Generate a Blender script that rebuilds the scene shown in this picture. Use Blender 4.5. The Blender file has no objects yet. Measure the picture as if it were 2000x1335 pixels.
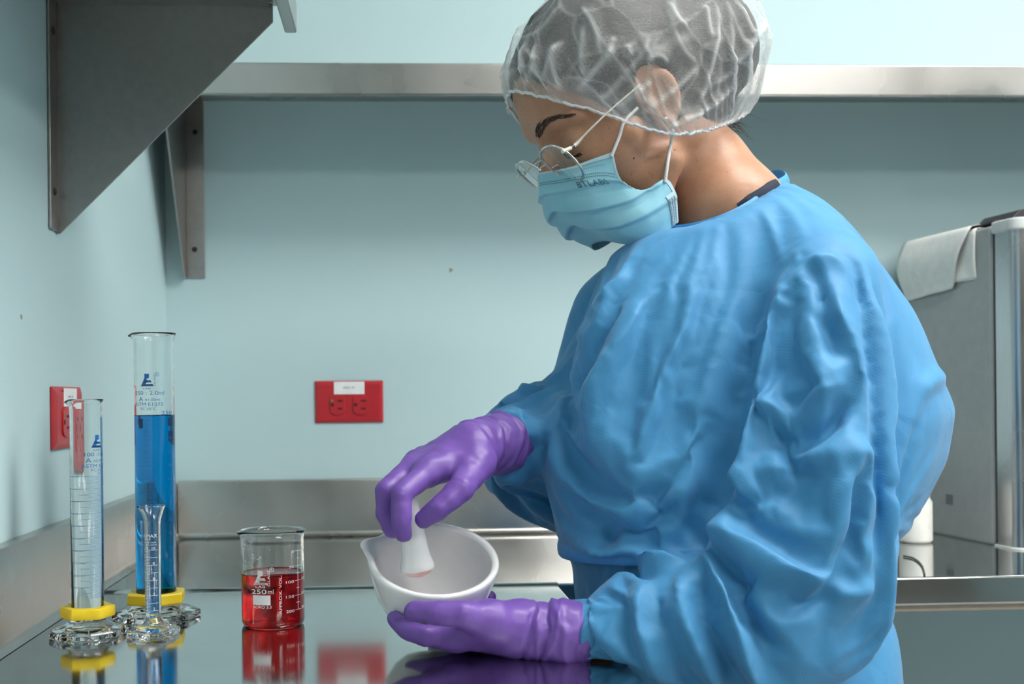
import bpy, bmesh, math, random
import numpy as np
from mathutils import Vector, Matrix

random.seed(7)
rng = np.random.default_rng(11)
SC = bpy.context.scene
COL = SC.collection

# ---------------------------------------------------------------- camera
FPX = 2200.0
CAM_Z = 1.13
YAW = math.radians(2.7)
ROLL = math.radians(0.58)
CX, CY = 873.744, 773.950
_fw = np.array([math.sin(YAW), math.cos(YAW), 0.0])
_r0 = np.array([math.cos(YAW), -math.sin(YAW), 0.0])
_u0 = np.array([0.0, 0.0, 1.0])
_r = math.cos(ROLL) * _r0 - math.sin(ROLL) * _u0
_u = math.sin(ROLL) * _r0 + math.cos(ROLL) * _u0
CAM = np.array([0.0, 0.0, CAM_Z])


def ray(px, py):
    return _fw + _r * (px - CX) / FPX + _u * (CY - py) / FPX


def atY(px, py, Y):
    d = ray(px, py)
    return CAM + d * (Y / d[1])


def atZ(px, py, Z):
    d = ray(px, py)
    return CAM + d * ((Z - CAM_Z) / d[2])


def proj(P):
    P = np.asarray(P, float) - CAM
    w = P @ _fw
    return CX + FPX * (P @ _r) / w, CY - FPX * (P @ _u) / w


cam_data = bpy.data.cameras.new('camera')
cam_data.sensor_width = 36.0
cam_data.lens = FPX / 2000.0 * 36.0
cam_data.shift_x = (1000.0 - CX) / 2000.0
cam_data.shift_y = (CY - 667.5) / 2000.0
cam_data.clip_start = 0.05
cam_data.dof.use_dof = True
cam_data.dof.focus_distance = 1.06
cam_data.dof.aperture_fstop = 9.0
cam = bpy.data.objects.new('camera', cam_data)
COL.objects.link(cam)
cam.matrix_world = Matrix(((_r[0], _u[0], -_fw[0], 0), (_r[1], _u[1], -_fw[1], 0), (_r[2], _u[2], -_fw[2], CAM_Z), (0, 0, 0, 1)))
SC.camera = cam

# ---------------------------------------------------------------- world, light, exposure
world = bpy.data.worlds.new('world')
SC.world = world
world.use_nodes = True
world.node_tree.nodes['Background'].inputs[0].default_value = (0.6, 0.68, 0.72, 1)
world.node_tree.nodes['Background'].inputs[1].default_value = 0.15
SC.view_settings.view_transform = 'Standard'
SC.view_settings.look = 'None'
SC.view_settings.gamma = 1.0
SC.view_settings.exposure = 0.0
SC.view_settings.use_curve_mapping = False
LAMP_STRENGTH = 18.5
LAMP_COLOR = (1.0, 0.97, 0.93)
SC.cycles.max_bounces = 14
SC.cycles.diffuse_bounces = 3
SC.cycles.glossy_bounces = 8
SC.cycles.transmission_bounces = 14
# ceiling troffers: centre x, centre y, size x, size y
TROFFERS = [(1.05, 0.75, 1.2, 0.6), (1.35, -1.2, 1.2, 0.6), (2.5, 0.3, 0.6, 1.2)]

# ---------------------------------------------------------------- helpers
def link(o, parent=None):
    COL.objects.link(o)
    if parent is not None:
        o.parent = parent
    return o


def tag(o, label=None, cat=None, group=None, kind=None):
    if label:
        o['label'] = label
    if cat:
        o['category'] = cat
    if group:
        o['group'] = group
    if kind:
        o['kind'] = kind
    return o


def empty(name, loc, label=None, cat=None, group=None):
    o = bpy.data.objects.new(name, None)
    o.empty_display_size = 0.02
    link(o)
    o.location = loc
    return tag(o, label, cat, group)


def mesh_obj(name, verts, faces, mat, parent=None, smooth=False, sharp=None):
    """verts are given in world space; when parented, they are moved to the parent's local space"""
    me = bpy.data.meshes.new(name)
    v = np.asarray(verts, float)
    if parent is not None:
        inv = np.array(world_of(parent).inverted())
        v = v @ inv[:3, :3].T + inv[:3, 3]
    me.from_pydata(v.tolist() if len(v) < 3000 else [tuple(x) for x in v], [], faces if isinstance(faces, list) else faces.tolist())
    if smooth:
        me.shade_smooth()
        if sharp:
            me.set_sharp_from_angle(angle=math.radians(sharp))
    me.materials.append(mat)
    me.update()
    o = bpy.data.objects.new(name, me)
    return link(o, parent)


def world_of(o):
    m = Matrix.LocRotScale(o.location, o.rotation_euler, o.scale)
    while o.parent is not None:
        o = o.parent
        m = Matrix.LocRotScale(o.location, o.rotation_euler, o.scale) @ m
    return m


class MB:
    """collects shapes in world space and builds ONE mesh"""
    def __init__(self):
        self.v, self.f = [], []

    def add(self, v, f):
        n = len(self.v)
        self.v += [tuple(p) for p in v]
        self.f += [tuple(i + n for i in q) for q in f]
        return self

    def box(self, x0, x1, y0, y1, z0, z1, M=None):
        v = [(x0, y0, z0), (x1, y0, z0), (x1, y1, z0), (x0, y1, z0), (x0, y0, z1), (x1, y0, z1), (x1, y1, z1), (x0, y1, z1)]
        if M is not None:
            v = [tuple(M @ Vector(p)) for p in v]
        return self.add(v, [(3, 2, 1, 0), (4, 5, 6, 7), (0, 1, 5, 4), (1, 2, 6, 5), (2, 3, 7, 6), (3, 0, 4, 7)])

    def prism(self, pts, axis, a, b, M=None):
        """extrude a polygon (2D pts) along axis from a to b"""
        n = len(pts)
        def mk(p, t):
            q = {0: (t, p[0], p[1]), 1: (p[0], t, p[1]), 2: (p[0], p[1], t)}[axis]
            return tuple(M @ Vector(q)) if M is not None else q
        v = [mk(p, a) for p in pts] + [mk(p, b) for p in pts]
        f = [tuple(range(n))[::-1], tuple(range(n, 2 * n))]
        f += [(i, (i + 1) % n, n + (i + 1) % n, n + i) for i in range(n)]
        return self.add(v, f)

    def build(self, name, mat, parent=None, smooth=False, sharp=None, bevel=0.0, seg=2):
        o = mesh_obj(name, self.v, self.f, mat, parent, smooth, sharp)
        bm = bmesh.new()
        bm.from_mesh(o.data)
        bmesh.ops.recalc_face_normals(bm, faces=bm.faces)
        if bevel:
            es = [e for e in bm.edges if len(e.link_faces) == 2 and e.calc_face_angle(0) > 0.6]
            bmesh.ops.bevel(bm, geom=es, offset=bevel, segments=seg, profile=0.5, affect='EDGES', clamp_overlap=True)
        bm.to_mesh(o.data)
        bm.free()
        if bevel:
            o.data.shade_smooth()
            wn = o.modifiers.new('normals', 'WEIGHTED_NORMAL')
            wn.weight = 100
            wn.keep_sharp = False
        return o


def lathe(profile, n, center, mat, name, parent=None, polygon=None, spout=None, closed=True, smooth=True, sharp=40, M=None):
    """profile: list of (r, z[, blend]); polygon=(sides, phase): ring i is a polygon where blend=1; spout(theta, r, z)->(dr, dz)"""
    vs, fs, rows = [], [], []
    for p in profile:
        r, z = p[0], p[1]
        bl = p[2] if len(p) > 2 else 0.0
        if r < 1e-7:
            rows.append([len(vs)])
            vs.append((0, 0, z))
            continue
        row = []
        for k in range(n):
            th = 2 * math.pi * k / n
            rr, zz = r, z
            if bl and polygon:
                s, ph = polygon
                t = ((th - ph) % (2 * math.pi / s)) - math.pi / s
                rr = r * ((1 - bl) + bl * math.cos(math.pi / s) / math.cos(t))
            if spout:
                dr, dz = spout(th, r, z)
                rr += dr
                zz += dz
            row.append(len(vs))
            vs.append((rr * math.cos(th), rr * math.sin(th), zz))
        rows.append(row)
    m = len(rows)
    for i in range(m if closed else m - 1):
        a, b = rows[i], rows[(i + 1) % m]
        if len(a) == 1 and len(b) == 1:
            continue
        for k in range(n):
            k2 = (k + 1) % n
            if len(a) == 1:
                fs.append((a[0], b[k2], b[k]))
            elif len(b) == 1:
                fs.append((a[k], a[k2], b[0]))
            else:
                fs.append((a[k], a[k2], b[k2], b[k]))
    if M is None:
        M = Matrix.Translation(Vector(center))
    v = [tuple(M @ Vector(p)) for p in vs]
    o = mesh_obj(name, v, fs, mat, parent)
    bm = bmesh.new()
    bm.from_mesh(o.data)
    bmesh.ops.recalc_face_normals(bm, faces=bm.faces)
    bm.to_mesh(o.data)
    bm.free()
    if smooth:
        o.data.shade_smooth()
        if sharp:
            o.data.set_sharp_from_angle(angle=math.radians(sharp))
    return o


def catmull(P, n):
    P = np.asarray(P, float)
    if len(P) < 3:
        t = np.linspace(0, 1, n)[:, None]
        return P[0] * (1 - t) + P[-1] * t
    Q = np.vstack([2 * P[0] - P[1], P, 2 * P[-1] - P[-2]])
    out = []
    for s in np.linspace(0, len(P) - 1 - 1e-9, n):
        i = int(s)
        t = s - i
        a, b, c, d = Q[i], Q[i + 1], Q[i + 2], Q[i + 3]
        out.append(0.5 * ((2 * b) + (-a + c) * t + (2 * a - 5 * b + 4 * c - d) * t * t + (-a + 3 * b - 3 * c + d) * t ** 3))
    return np.array(out)


def tube_geo(P, rad, sides=8, flat=1.0, up=None, closed=False):
    """swept tube; rad scalar or per-point; flat squashes the second axis"""
    P = np.asarray(P, float)
    n = len(P)
    R = np.broadcast_to(np.asarray(rad, float), (n,))
    if closed:
        T = np.roll(P, -1, 0) - np.roll(P, 1, 0)
    else:
        T = np.gradient(P, axis=0)
    T /= np.linalg.norm(T, axis=1)[:, None] + 1e-12
    if up is None:
        up = np.array([0, 0, 1.0]) if abs(T[0][2]) < 0.9 else np.array([1.0, 0, 0])
    up = np.asarray(up, float)
    vs = []
    for i in range(n):
        u_ = up[i] if up.ndim == 2 else up
        a = np.cross(T[i], u_)
        a /= np.linalg.norm(a) + 1e-12
        b = np.cross(a, T[i])
        if up.ndim == 1:
            up = b
        for k in range(sides):
            th = 2 * math.pi * k / sides
            vs.append(P[i] + R[i] * (math.cos(th) * a + flat * math.sin(th) * b))
    fs = []
    m = n if closed else n - 1
    for i in range(m):
        for k in range(sides):
            i2, k2 = (i + 1) % n, (k + 1) % sides
            fs.append((i * sides + k, i * sides + k2, i2 * sides + k2, i2 * sides + k))
    if not closed:
        fs.append(tuple(range(sides))[::-1])
        fs.append(tuple((n - 1) * sides + k for k in range(sides)))
    return vs, fs


def tube(name, P, rad, mat, parent=None, sides=8, flat=1.0, up=None, closed=False):
    v, f = tube_geo(P, rad, sides, flat, up, closed)
    o = mesh_obj(name, v, f, mat, parent, smooth=True, sharp=60)
    return o


# ---------------------------------------------------------------- materials
def new_mat(name):
    m = bpy.data.materials.new(name)
    m.use_nodes = True
    nt = m.node_tree
    return m, nt, nt.nodes['Principled BSDF']


def setin(b, **kw):
    names = dict(base='Base Color', rough='Roughness', metal='Metallic', ior='IOR', trans='Transmission Weight', spec='Specular IOR Level',
                 sss='Subsurface Weight', sss_scale='Subsurface Scale', sss_rad='Subsurface Radius', coat='Coat Weight', coat_rough='Coat Roughness',
                 sheen='Sheen Weight', alpha='Alpha', aniso='Anisotropic', emit='Emission Color', emit_s='Emission Strength')
    for k, v in kw.items():
        if k in ('base', 'emit') and len(v) == 3:
            v = (*v, 1)
        b.inputs[names[k]].default_value = v


def ramp(nt, fac, stops):
    r = nt.nodes.new('ShaderNodeValToRGB')
    els = r.color_ramp.elements
    while len(els) < len(stops):
        els.new(0.5)
    for e, (p, c) in zip(els, stops):
        e.position = p
        e.color = (*c, 1) if len(c) == 3 else c
    nt.links.new(fac, r.inputs[0])
    return r.outputs[0]


def noise(nt, scale, detail=3, rough=0.5, coord='Object', stretch=None, distort=0.0):
    tc = nt.nodes.new('ShaderNodeTexCoord')
    mp = nt.nodes.new('ShaderNodeMapping')
    nt.links.new(tc.outputs[coord], mp.inputs[0])
    if stretch:
        mp.inputs['Scale'].default_value = stretch
    n = nt.nodes.new('ShaderNodeTexNoise')
    n.inputs['Scale'].default_value = scale
    n.inputs['Detail'].default_value = detail
    n.inputs['Roughness'].default_value = rough
    n.inputs['Distortion'].default_value = distort
    nt.links.new(mp.outputs[0], n.inputs['Vector'])
    return n.outputs[0]


def bump(nt, b, height, strength, dist=0.001, chain=None):
    bp = nt.nodes.new('ShaderNodeBump')
    bp.inputs['Strength'].default_value = strength
    bp.inputs['Distance'].default_value = dist
    nt.links.new(height, bp.inputs['Height'])
    if chain is not None:
        nt.links.new(chain.outputs[0], bp.inputs['Normal'])
    nt.links.new(bp.outputs[0], b.inputs['Normal'])
    return bp


def plain(name, base, rough=0.5, metal=0.0, **kw):
    m, nt, b = new_mat(name)
    setin(b, base=base, rough=rough, metal=metal, **kw)
    n = noise(nt, 60, 3)
    dark = tuple(c * 0.9 for c in base)
    nt.links.new(ramp(nt, n, [(0.3, dark), (0.7, base)]), b.inputs['Base Color'])
    return m


def steel(name, base, rough, stretch, bstr=0.15, var=0.12, scale=30):
    m, nt, b = new_mat(name)
    setin(b, base=base, rough=rough, metal=1.0)
    n = noise(nt, scale, 4, 0.6, stretch=stretch)
    lo = tuple(c * (1 - var) for c in base)
    nt.links.new(ramp(nt, n, [(0.3, lo), (0.7, base)]), b.inputs['Base Color'])
    n2 = noise(nt, 6, 3)
    nt.links.new(ramp(nt, n2, [(0.3, (rough * 0.8,) * 3), (0.7, (rough * 1.35,) * 3)]), b.inputs['Roughness'])
    bump(nt, b, n, bstr, 0.0004)
    return m


M = {}
# painted drywall
def wall_mat():
    m, nt, b = new_mat('pale_blue_paint')
    setin(b, rough=0.55, spec=0.25)
    n = noise(nt, 2.2, 4, 0.6)
    nt.links.new(ramp(nt, n, [(0.3, (0.47, 0.63, 0.66)), (0.7, (0.50, 0.655, 0.68))]), b.inputs['Base Color'])
    n2 = noise(nt, 220, 3, 0.6)
    bump(nt, b, n2, 0.12, 0.0006)
    return m
M['wall'] = wall_mat()
M['taupe'] = plain('taupe_for_reflections', (0.20, 0.19, 0.175), 0.6)
M['ceiling'] = plain('ceiling_tile', (0.8, 0.8, 0.78), 0.9)
M['floor'] = plain('vinyl_floor', (0.33, 0.34, 0.34), 0.45)
M['table'] = steel('polished_steel_table', (0.60, 0.61, 0.60), 0.085, (1, 1, 1), 0.03, 0.10, 14)
M['steel'] = steel('brushed_steel', (0.46, 0.45, 0.43), 0.28, (1, 1, 1), 0.0, 0.06)
M['steel_v'] = steel('brushed_steel_vertical', (0.56, 0.56, 0.57), 0.24, (40, 40, 1.2), 0.12)
M['bracket'] = steel('dull_bracket_steel', (0.40, 0.385, 0.37), 0.38, (3, 3, 3), 0.1, 0.1)
M['bolt'] = plain('dark_bolt', (0.05, 0.045, 0.045), 0.5, 0.7)
M['red'] = plain('red_outlet_plastic', (0.50, 0.022, 0.032), 0.35)
M['slot'] = plain('dark_slot', (0.05, 0.004, 0.005), 0.7)
M['paperlabel'] = plain('white_label', (0.86, 0.88, 0.88), 0.6)
M['faintink'] = plain('faint_grey_ink', (0.42, 0.46, 0.48), 0.6)
M['grime'] = plain('stained_speck', (0.35, 0.36, 0.28), 0.8)
M['plasterboard'] = plain('light_oak_edge', (0.62, 0.48, 0.36), 0.6)


def glass_mat(name, tint=(0.985, 0.995, 0.992), rough=0.0, ior=1.47):
    m, nt, b = new_mat(name)
    setin(b, base=tint, rough=rough, trans=1.0, ior=ior)
    return m
M['glass'] = glass_mat('borosilicate_glass')
M['blue_liquid'] = glass_mat('blue_liquid', (0.0, 0.31, 0.74), 0.0, 1.334)
M['red_liquid'] = glass_mat('red_liquid', (0.74, 0.012, 0.016), 0.0, 1.334)
M['yellow'] = plain('yellow_plastic', (0.90, 0.66, 0.02), 0.4)
M['blueink'] = plain('blue_ink', (0.012, 0.13, 0.42), 0.5)
M['darkblueink'] = plain('deep_blue_ink', (0.004, 0.03, 0.10), 0.5)
M['whiteink'] = plain('white_ink', (0.88, 0.90, 0.92), 0.5)
M['porcelain'] = None
def porcelain():
    m, nt, b = new_mat('glazed_porcelain')
    setin(b, rough=0.14, coat=0.4, coat_rough=0.05)
    n = noise(nt, 30, 2)
    nt.links.new(ramp(nt, n, [(0.3, (0.80, 0.82, 0.82)), (0.7, (0.85, 0.86, 0.86))]), b.inputs['Base Color'])
    return m
M['porcelain'] = porcelain()
def bisque():
    m, nt, b = new_mat('unglazed_porcelain')
    setin(b, rough=0.6)
    n = noise(nt, 26, 4, 0.6)
    nt.links.new(ramp(nt, n, [(0.25, (0.73, 0.72, 0.72)), (0.6, (0.79, 0.79, 0.79))]), b.inputs['Base Color'])
    return m
M['bisque'] = bisque()
def pestle_end():
    m, nt, b = new_mat('pink_stained_porcelain')
    setin(b, rough=0.5)
    n = noise(nt, 34, 2)
    nt.links.new(ramp(nt, n, [(0.40, (0.82, 0.81, 0.80)), (0.66, (0.80, 0.50, 0.45))]), b.inputs['Base Color'])
    return m
M['pestle_end'] = pestle_end()
M['fridge_side'] = plain('grey_fridge_enamel', (0.36, 0.375, 0.375), 0.33)
M['fridge_trim'] = plain('light_grey_trim', (0.62, 0.64, 0.63), 0.4)
M['gasket'] = plain('dark_gasket', (0.06, 0.06, 0.06), 0.6)
M['black'] = plain('black_plastic', (0.035, 0.03, 0.035), 0.35)
M['paper'] = plain('paper_towel', (0.84, 0.85, 0.82), 0.9)
M['white_plastic'] = plain('white_plastic', (0.82, 0.82, 0.78), 0.4)

# ---------------------------------------------------------------- room shell
ZT = 0.90                     # counter top height
YW, XW = 1.902, -0.379        # back wall, left wall
XR, YF, ZC = 3.2, -3.4, 2.65


def struct(o, label=None):
    return tag(o, label, None, None, 'structure')


struct(MB().box(XW - 0.1, XR + 0.1, YF - 0.1, YW + 0.1, -0.1, 0).build('floor', M['floor']))
struct(MB().box(XW - 0.1, XR + 0.1, YF - 0.1, YW + 0.1, ZC, ZC + 0.1).build('ceiling', M['ceiling']))
struct(MB().box(XW - 0.1, XR + 0.1, YW, YW + 0.1, 0, ZC).build('wall_back', M['wall']))
struct(MB().box(XW - 0.1, XW, YF, YW, 0, ZC).build('wall_left', M['wall']))
struct(MB().box(XR, XR + 0.1, YF, YW, 0, ZC).build('wall_right', M['wall']))
struct(MB().box(XW - 0.1, XR + 0.1, YF - 0.1, YF, 0, ZC).build('wall_front', M['taupe']))  # unseen wall, its dark taupe chosen to darken reflections in the steel upstand

# ceiling troffers, the room's lamps
m, nt, b = new_mat('lit_diffuser')
setin(b, base=(0.9, 0.9, 0.9), emit=LAMP_COLOR, emit_s=LAMP_STRENGTH)
M['lamp'] = m
for i, (x, y, sx, sy) in enumerate(TROFFERS):
    e = empty('ceiling_light', (x, y, ZC - 0.03), ['lit ceiling panel above the counter and the shelves', 'lit ceiling panel in the middle of the room', 'lit ceiling panel near the right wall'][i], 'ceiling light', 'ceiling light panels')
    MB().box(x - sx / 2, x + sx / 2, y - sy / 2, y + sy / 2, ZC - 0.03, ZC - 0.02).build('diffuser', M['lamp'], e)
    fr = MB()
    t = 0.025
    fr.box(x - sx / 2 - t, x + sx / 2 + t, y - sy / 2 - t, y - sy / 2, ZC - 0.035, ZC - 0.001)
    fr.box(x - sx / 2 - t, x + sx / 2 + t, y + sy / 2, y + sy / 2 + t, ZC - 0.035, ZC - 0.001)
    fr.box(x - sx / 2 - t, x - sx / 2, y - sy / 2, y + sy / 2, ZC - 0.035, ZC - 0.001)
    fr.box(x + sx / 2, x + sx / 2 + t, y - sy / 2, y + sy / 2, ZC - 0.035, ZC - 0.001)
    fr.build('frame', M['white_plastic'], e)

# ---------------------------------------------------------------- steel counters with splash
YE = 1.366                    # seam between the near counter and the back counter
XE = 0.197                    # right edge of the near counter
SPL = 0.094                   # splash height
e = back_counter = empty('steel_counter', (1.0, 1.63, 0), 'stainless steel counter with upstand running along the back wall', 'counter')
MB().box(XW + 0.002, XR - 0.002, YE + 0.002, YW - 0.016, ZT - 0.036, ZT).build('countertop', M['table'], e, bevel=0.004)
MB().box(XW + 0.002, XR - 0.002, YE + 0.012, YE + 0.05, ZT - 0.044, ZT - 0.0365).build('edge_batten', M['plasterboard'], e)
# splash with a coved foot
s = MB()
pts = [(YW - 0.001, ZT), (YW - 0.001, ZT + SPL), (YW - 0.018, ZT + SPL), (YW - 0.020, ZT + SPL - 0.003), (YW - 0.020, ZT + 0.010), (YW - 0.023, ZT + 0.004), (YW - 0.029, ZT + 0.0005)]
s.prism(pts, 0, XW + 0.02, XR - 0.002)
s.build('upstand', M['steel'], e, smooth=True, sharp=50)
for x in (0.35, 1.7, 3.0):
    MB().box(x, x + 0.04, 1.42, 1.46, 0.0, ZT - 0.045).build('leg', M['steel_v'], e)

e = empty('steel_counter', (-0.09, 0.4, 0), 'polished stainless steel counter along the left wall under the glassware', 'counter')
MB().box(XW + 0.002, XE, -0.7, YE - 0.001, ZT - 0.036, ZT).build('countertop', M['table'], e, bevel=0.003)
rim = [(YE - 0.012, ZT - 0.001), (YE - 0.006, ZT + 0.0022), (YE - 0.002, ZT + 0.003), (YE - 0.001, ZT - 0.001)]
MB().prism(rim, 0, XW + 0.03, XE - 0.001).build('rolled_rim', M['table'], e, smooth=True, sharp=50)
pts = [(XW + 0.001, ZT), (XW + 0.001, ZT + SPL), (XW + 0.016, ZT + SPL), (XW + 0.018, ZT + SPL - 0.003), (XW + 0.018, ZT + 0.010), (XW + 0.021, ZT + 0.004), (XW + 0.027, ZT + 0.0005)]
MB().prism(pts, 1, -0.7, YE - 0.001).build('upstand', M['steel'], e, smooth=True, sharp=50)
MB().prism(pts, 1, YE, YW - 0.021).build('upstand', M['steel'], back_counter, smooth=True, sharp=50)
for x, y in ((XW + 0.03, -0.66), (XE - 0.07, -0.66), (XE - 0.07, 1.28)):
    MB().box(x, x + 0.04, y, y + 0.04, 0.0, ZT - 0.036).build('leg', M['steel_v'], e)

# ---------------------------------------------------------------- shelves and brackets
zs = atY(700, 198, YW)[2]                   # underside of the back shelf
d = ray(700, 123)
ysf = (zs + 0.003 - CAM_Z) / d[2] * d[1]      # its front
zlip = atY(700, 186, ysf)[2]
e = empty('wall_shelf', (1.2, YW, zs), 'long stainless steel shelf across the back wall above the red outlet', 'shelf')
MB().box(-0.372, XR - 0.01, ysf, YW - 0.001, zs, zs + 0.003).build('shelf_board', M['steel'], e)
MB().box(-0.372, XR - 0.01, ysf - 0.0015, ysf + 0.012, zlip, zs + 0.0035).build('front_lip', M['steel'], e, bevel=0.003, seg=3)


def bolts(parent, pts, axis, r=0.0045):
    for p in pts:
        R_ = {0: Matrix.Rotation(math.pi / 2, 4, 'Y'), 1: Matrix.Rotation(-math.pi / 2, 4, 'X')}[axis]
        lathe([(0, -0.0015), (r, -0.0015), (r, 0.0005), (r * 0.7, 0.0016), (0, 0.0018)], 12, None, M['bolt'], 'bolt', parent, closed=False, M=Matrix.Translation(Vector(p)) @ R_)


# bracket of the back shelf: wall flange and a plate standing out from the wall
xb = atY(364, 400, YW)[0]
xb2 = atY(400, 400, YW)[0]
zb = atY(380, 543, YW)[2]
e = empty('shelf_bracket', (xb, YW, zb), 'grey steel bracket on the back wall holding up the long shelf', 'bracket', 'shelf brackets')
MB().box(xb, xb2, YW - 0.0035, YW - 0.0005, zb, zs).build('wall_flange', M['bracket'], e, bevel=0.001)
pl = [(YW - 0.001, zb), (YW - 0.001, zs - 0.001), (ysf + 0.016, zs - 0.001), (ysf + 0.016, zs - 0.022), (YW - 0.018, zb)]
MB().prism(pl, 0, xb - 0.003, xb).build('web_plate', M['bracket'], e)
MB().box(xb, xb2 - 0.004, ysf + 0.02, YW - 0.006, zs - 0.004, zs - 0.001).build('top_flange', M['bracket'], e)
bolts(e, [atY(381, 258, YW - 0.0035), atY(380, 487, YW - 0.0035)], 1)

# left shelf with its bracket, near the camera on the left wall
yb = 1.287
zl = atY(300, 3, yb)[2]
e = empty('wall_shelf', (XW, 0.9, zl), 'stainless steel shelf on the left wall above the glassware', 'shelf')
xl = atY(556, 60, yb + 0.012)[0]
zll = atY(556, 65, yb + 0.012)[2]
MB().box(XW + 0.001, xl + 0.002, -0.3, yb + 0.012, zl, zl + 0.003).build('shelf_board', M['steel'], e)
MB().box(xl, xl + 0.014, -0.3, yb + 0.012, zll, zl + 0.0035).build('front_lip', M['steel'], e, bevel=0.002)
e = empty('shelf_bracket', (XW, yb, 1.31), 'large dark steel triangular bracket on the left wall under the near shelf', 'bracket', 'shelf brackets')
zb = atY(100, 456, yb)[2]
xtop = atY(533, 42, yb)[0]
pl = [(XW + 0.001, zb), (XW + 0.005, zb), (xtop, atY(535, 42, yb)[2]), (xtop, zl - 0.001), (XW + 0.001, zl - 0.001)]
MB().prism(pl, 1, yb, yb + 0.003).build('web_plate', M['bracket'], e)
MB().box(XW + 0.0005, XW + 0.0035, yb - 0.027, yb, zb + 0.002, zl).build('wall_flange', M['bracket'], e, bevel=0.001)
MB().box(XW + 0.006, xtop - 0.004, yb - 0.020, yb, zl - 0.0045, zl - 0.001).build('top_flange', M['bracket'], e)
bolts(e, [(XW + 0.0035, yb - 0.014, atY(100, 68, yb)[2]), (XW + 0.0035, yb - 0.014, atY(98, 378, yb)[2])], 0)

# ---------------------------------------------------------------- red outlets
def outlet(name, T, label):
    """T maps local (x right, y up, z out of the wall) to world"""
    e = empty(name, tuple(T @ Vector((0, 0, 0))), label, 'outlet', 'red wall outlets')
    w, h = 0.1145, 0.0705
    mb = MB()
    o_ = [(-w / 2, -h / 2), (w / 2, -h / 2), (w / 2, h / 2), (-w / 2, h / 2)]
    i_ = [(-w / 2 + 0.008, -h / 2 + 0.008), (w / 2 - 0.008, -h / 2 + 0.008), (w / 2 - 0.008, h / 2 - 0.008), (-w / 2 + 0.008, h / 2 - 0.008)]
    v = [(x, y, 0.0004) for x, y in o_] + [(x, y, 0.0022) for x, y in o_] + [(x, y, 0.006) for x, y in i_]
    f = [(3, 2, 1, 0)] + [(i, (i + 1) % 4, 4 + (i + 1) % 4, 4 + i) for i in range(4)] + [(4 + i, 4 + (i + 1) % 4, 8 + (i + 1) % 4, 8 + i) for i in range(4)] + [(8, 9, 10, 11)]
    mb.add([tuple(T @ Vector(p)) for p in v], f)
    mb.build('face_plate', M['red'], e, bevel=0.0012)
    for cx in (-0.0195, 0.0195):
        cy = -0.005
        pts = []
        for k in range(28):
            a = 2 * math.pi * k / 28
            pts.append((cx + max(-0.0125, min(0.0125, 0.0172 * math.cos(a))), cy + 0.0172 * math.sin(a)))
        rc = MB().prism(pts, 2, 0.0055, 0.0078, T).build('receptacle', M['red'], e, bevel=0.0006)
        for (sx, sy, sw, sh) in ((0.0045, 0.0065, 0.0085, 0.0030), (0.0045, -0.0065, 0.0075, 0.0030)):
            MB().box(cx + sx - sw / 2, cx + sx + sw / 2, cy + sy - sh / 2, cy + sy + sh / 2, 0.0070, 0.0080, T).build('slot', M['slot'], rc)
        lathe([(0, 0.0070), (0.0030, 0.0070), (0.0030, 0.0080), (0, 0.0080)], 14, None, M['slot'], 'ground_hole', rc, closed=False, M=T @ Matrix.Translation((cx - 0.0085, cy, 0)))
    lathe([(0, 0.0055), (0.003, 0.0055), (0.003, 0.0066), (0, 0.0070)], 14, None, M['red'], 'screw', e, closed=False, M=T @ Matrix.Translation((0, -0.005, 0)))
    lab = MB().box(-0.025, 0.026, 0.0125, 0.0335, 0.0058, 0.0066, T).build('paper_label', M['paperlabel'], e, bevel=0.0003)
    tx = MB()
    for (a, b_) in ((-0.0095, -0.0055), (-0.0050, -0.0020), (-0.0015, 0.0015), (0.0045, 0.0065), (0.0070, 0.0095)):
        tx.box(a, b_, 0.0225, 0.0250, 0.0065, 0.00672, T)
    tx.build('faint_print', M['faintink'], lab)
    lathe([(0, 0.0070), (0.0022, 0.0070), (0.0022, 0.0079), (0, 0.0080)], 12, None, plain('green_dot', (0.10, 0.22, 0.08), 0.5), 'green_dot', e, closed=False, M=T @ Matrix.Translation((-0.0285, 0.002, 0)))
    return e


c = atY(682, 784, YW)
outlet('red_outlet', Matrix.Translation(Vector(c)) @ Matrix(((1, 0, 0, 0), (0, 0, -1, 0), (0, 1, 0, 0), (0, 0, 0, 1))), 'red wall outlet with white label on the back wall left of the purple glove')
d = ray(90, 820)
c0 = CAM + d * (XW / d[0])
d = ray(160, 810)
c1 = CAM + d * (XW / d[0])
c = (c0 + c1) / 2
outlet('red_outlet', Matrix.Translation(Vector(c)) @ Matrix(((0, 0, 1, 0), (1, 0, 0, 0), (0, 1, 0, 0), (0, 0, 0, 1))), 'red wall outlet on the left wall behind the clear graduated cylinder')

# small stains on the paint
for px, py, w in ((881, 527, 0.0035), (42, 618, 0.003)):
    if px > 500:
        p = atY(px, py, YW - 0.0004)
        M2 = Matrix.Translation(Vector(p)) @ Matrix.Rotation(math.pi / 2, 4, 'X')
        lab_ = 'tiny yellowish paint chip on the back wall'
    else:
        d = ray(px, py)
        p = CAM + d * ((XW + 0.0004) / d[0])
        M2 = Matrix.Translation(Vector(p)) @ Matrix.Rotation(math.pi / 2, 4, 'Y')
        lab_ = 'tiny yellowish paint chip on the left wall above the outlet'
    o = lathe([(0, -0.0003), (w, -0.0003), (w * 0.6, 0.0006), (0, 0.0007)], 9, None, M['grime'], 'wall_chip', None, closed=False, M=M2, spout=lambda th, r, z: (r * 0.3 * math.sin(3 * th + 1), 0))
    tag(o, lab_, 'paint chip')
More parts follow.
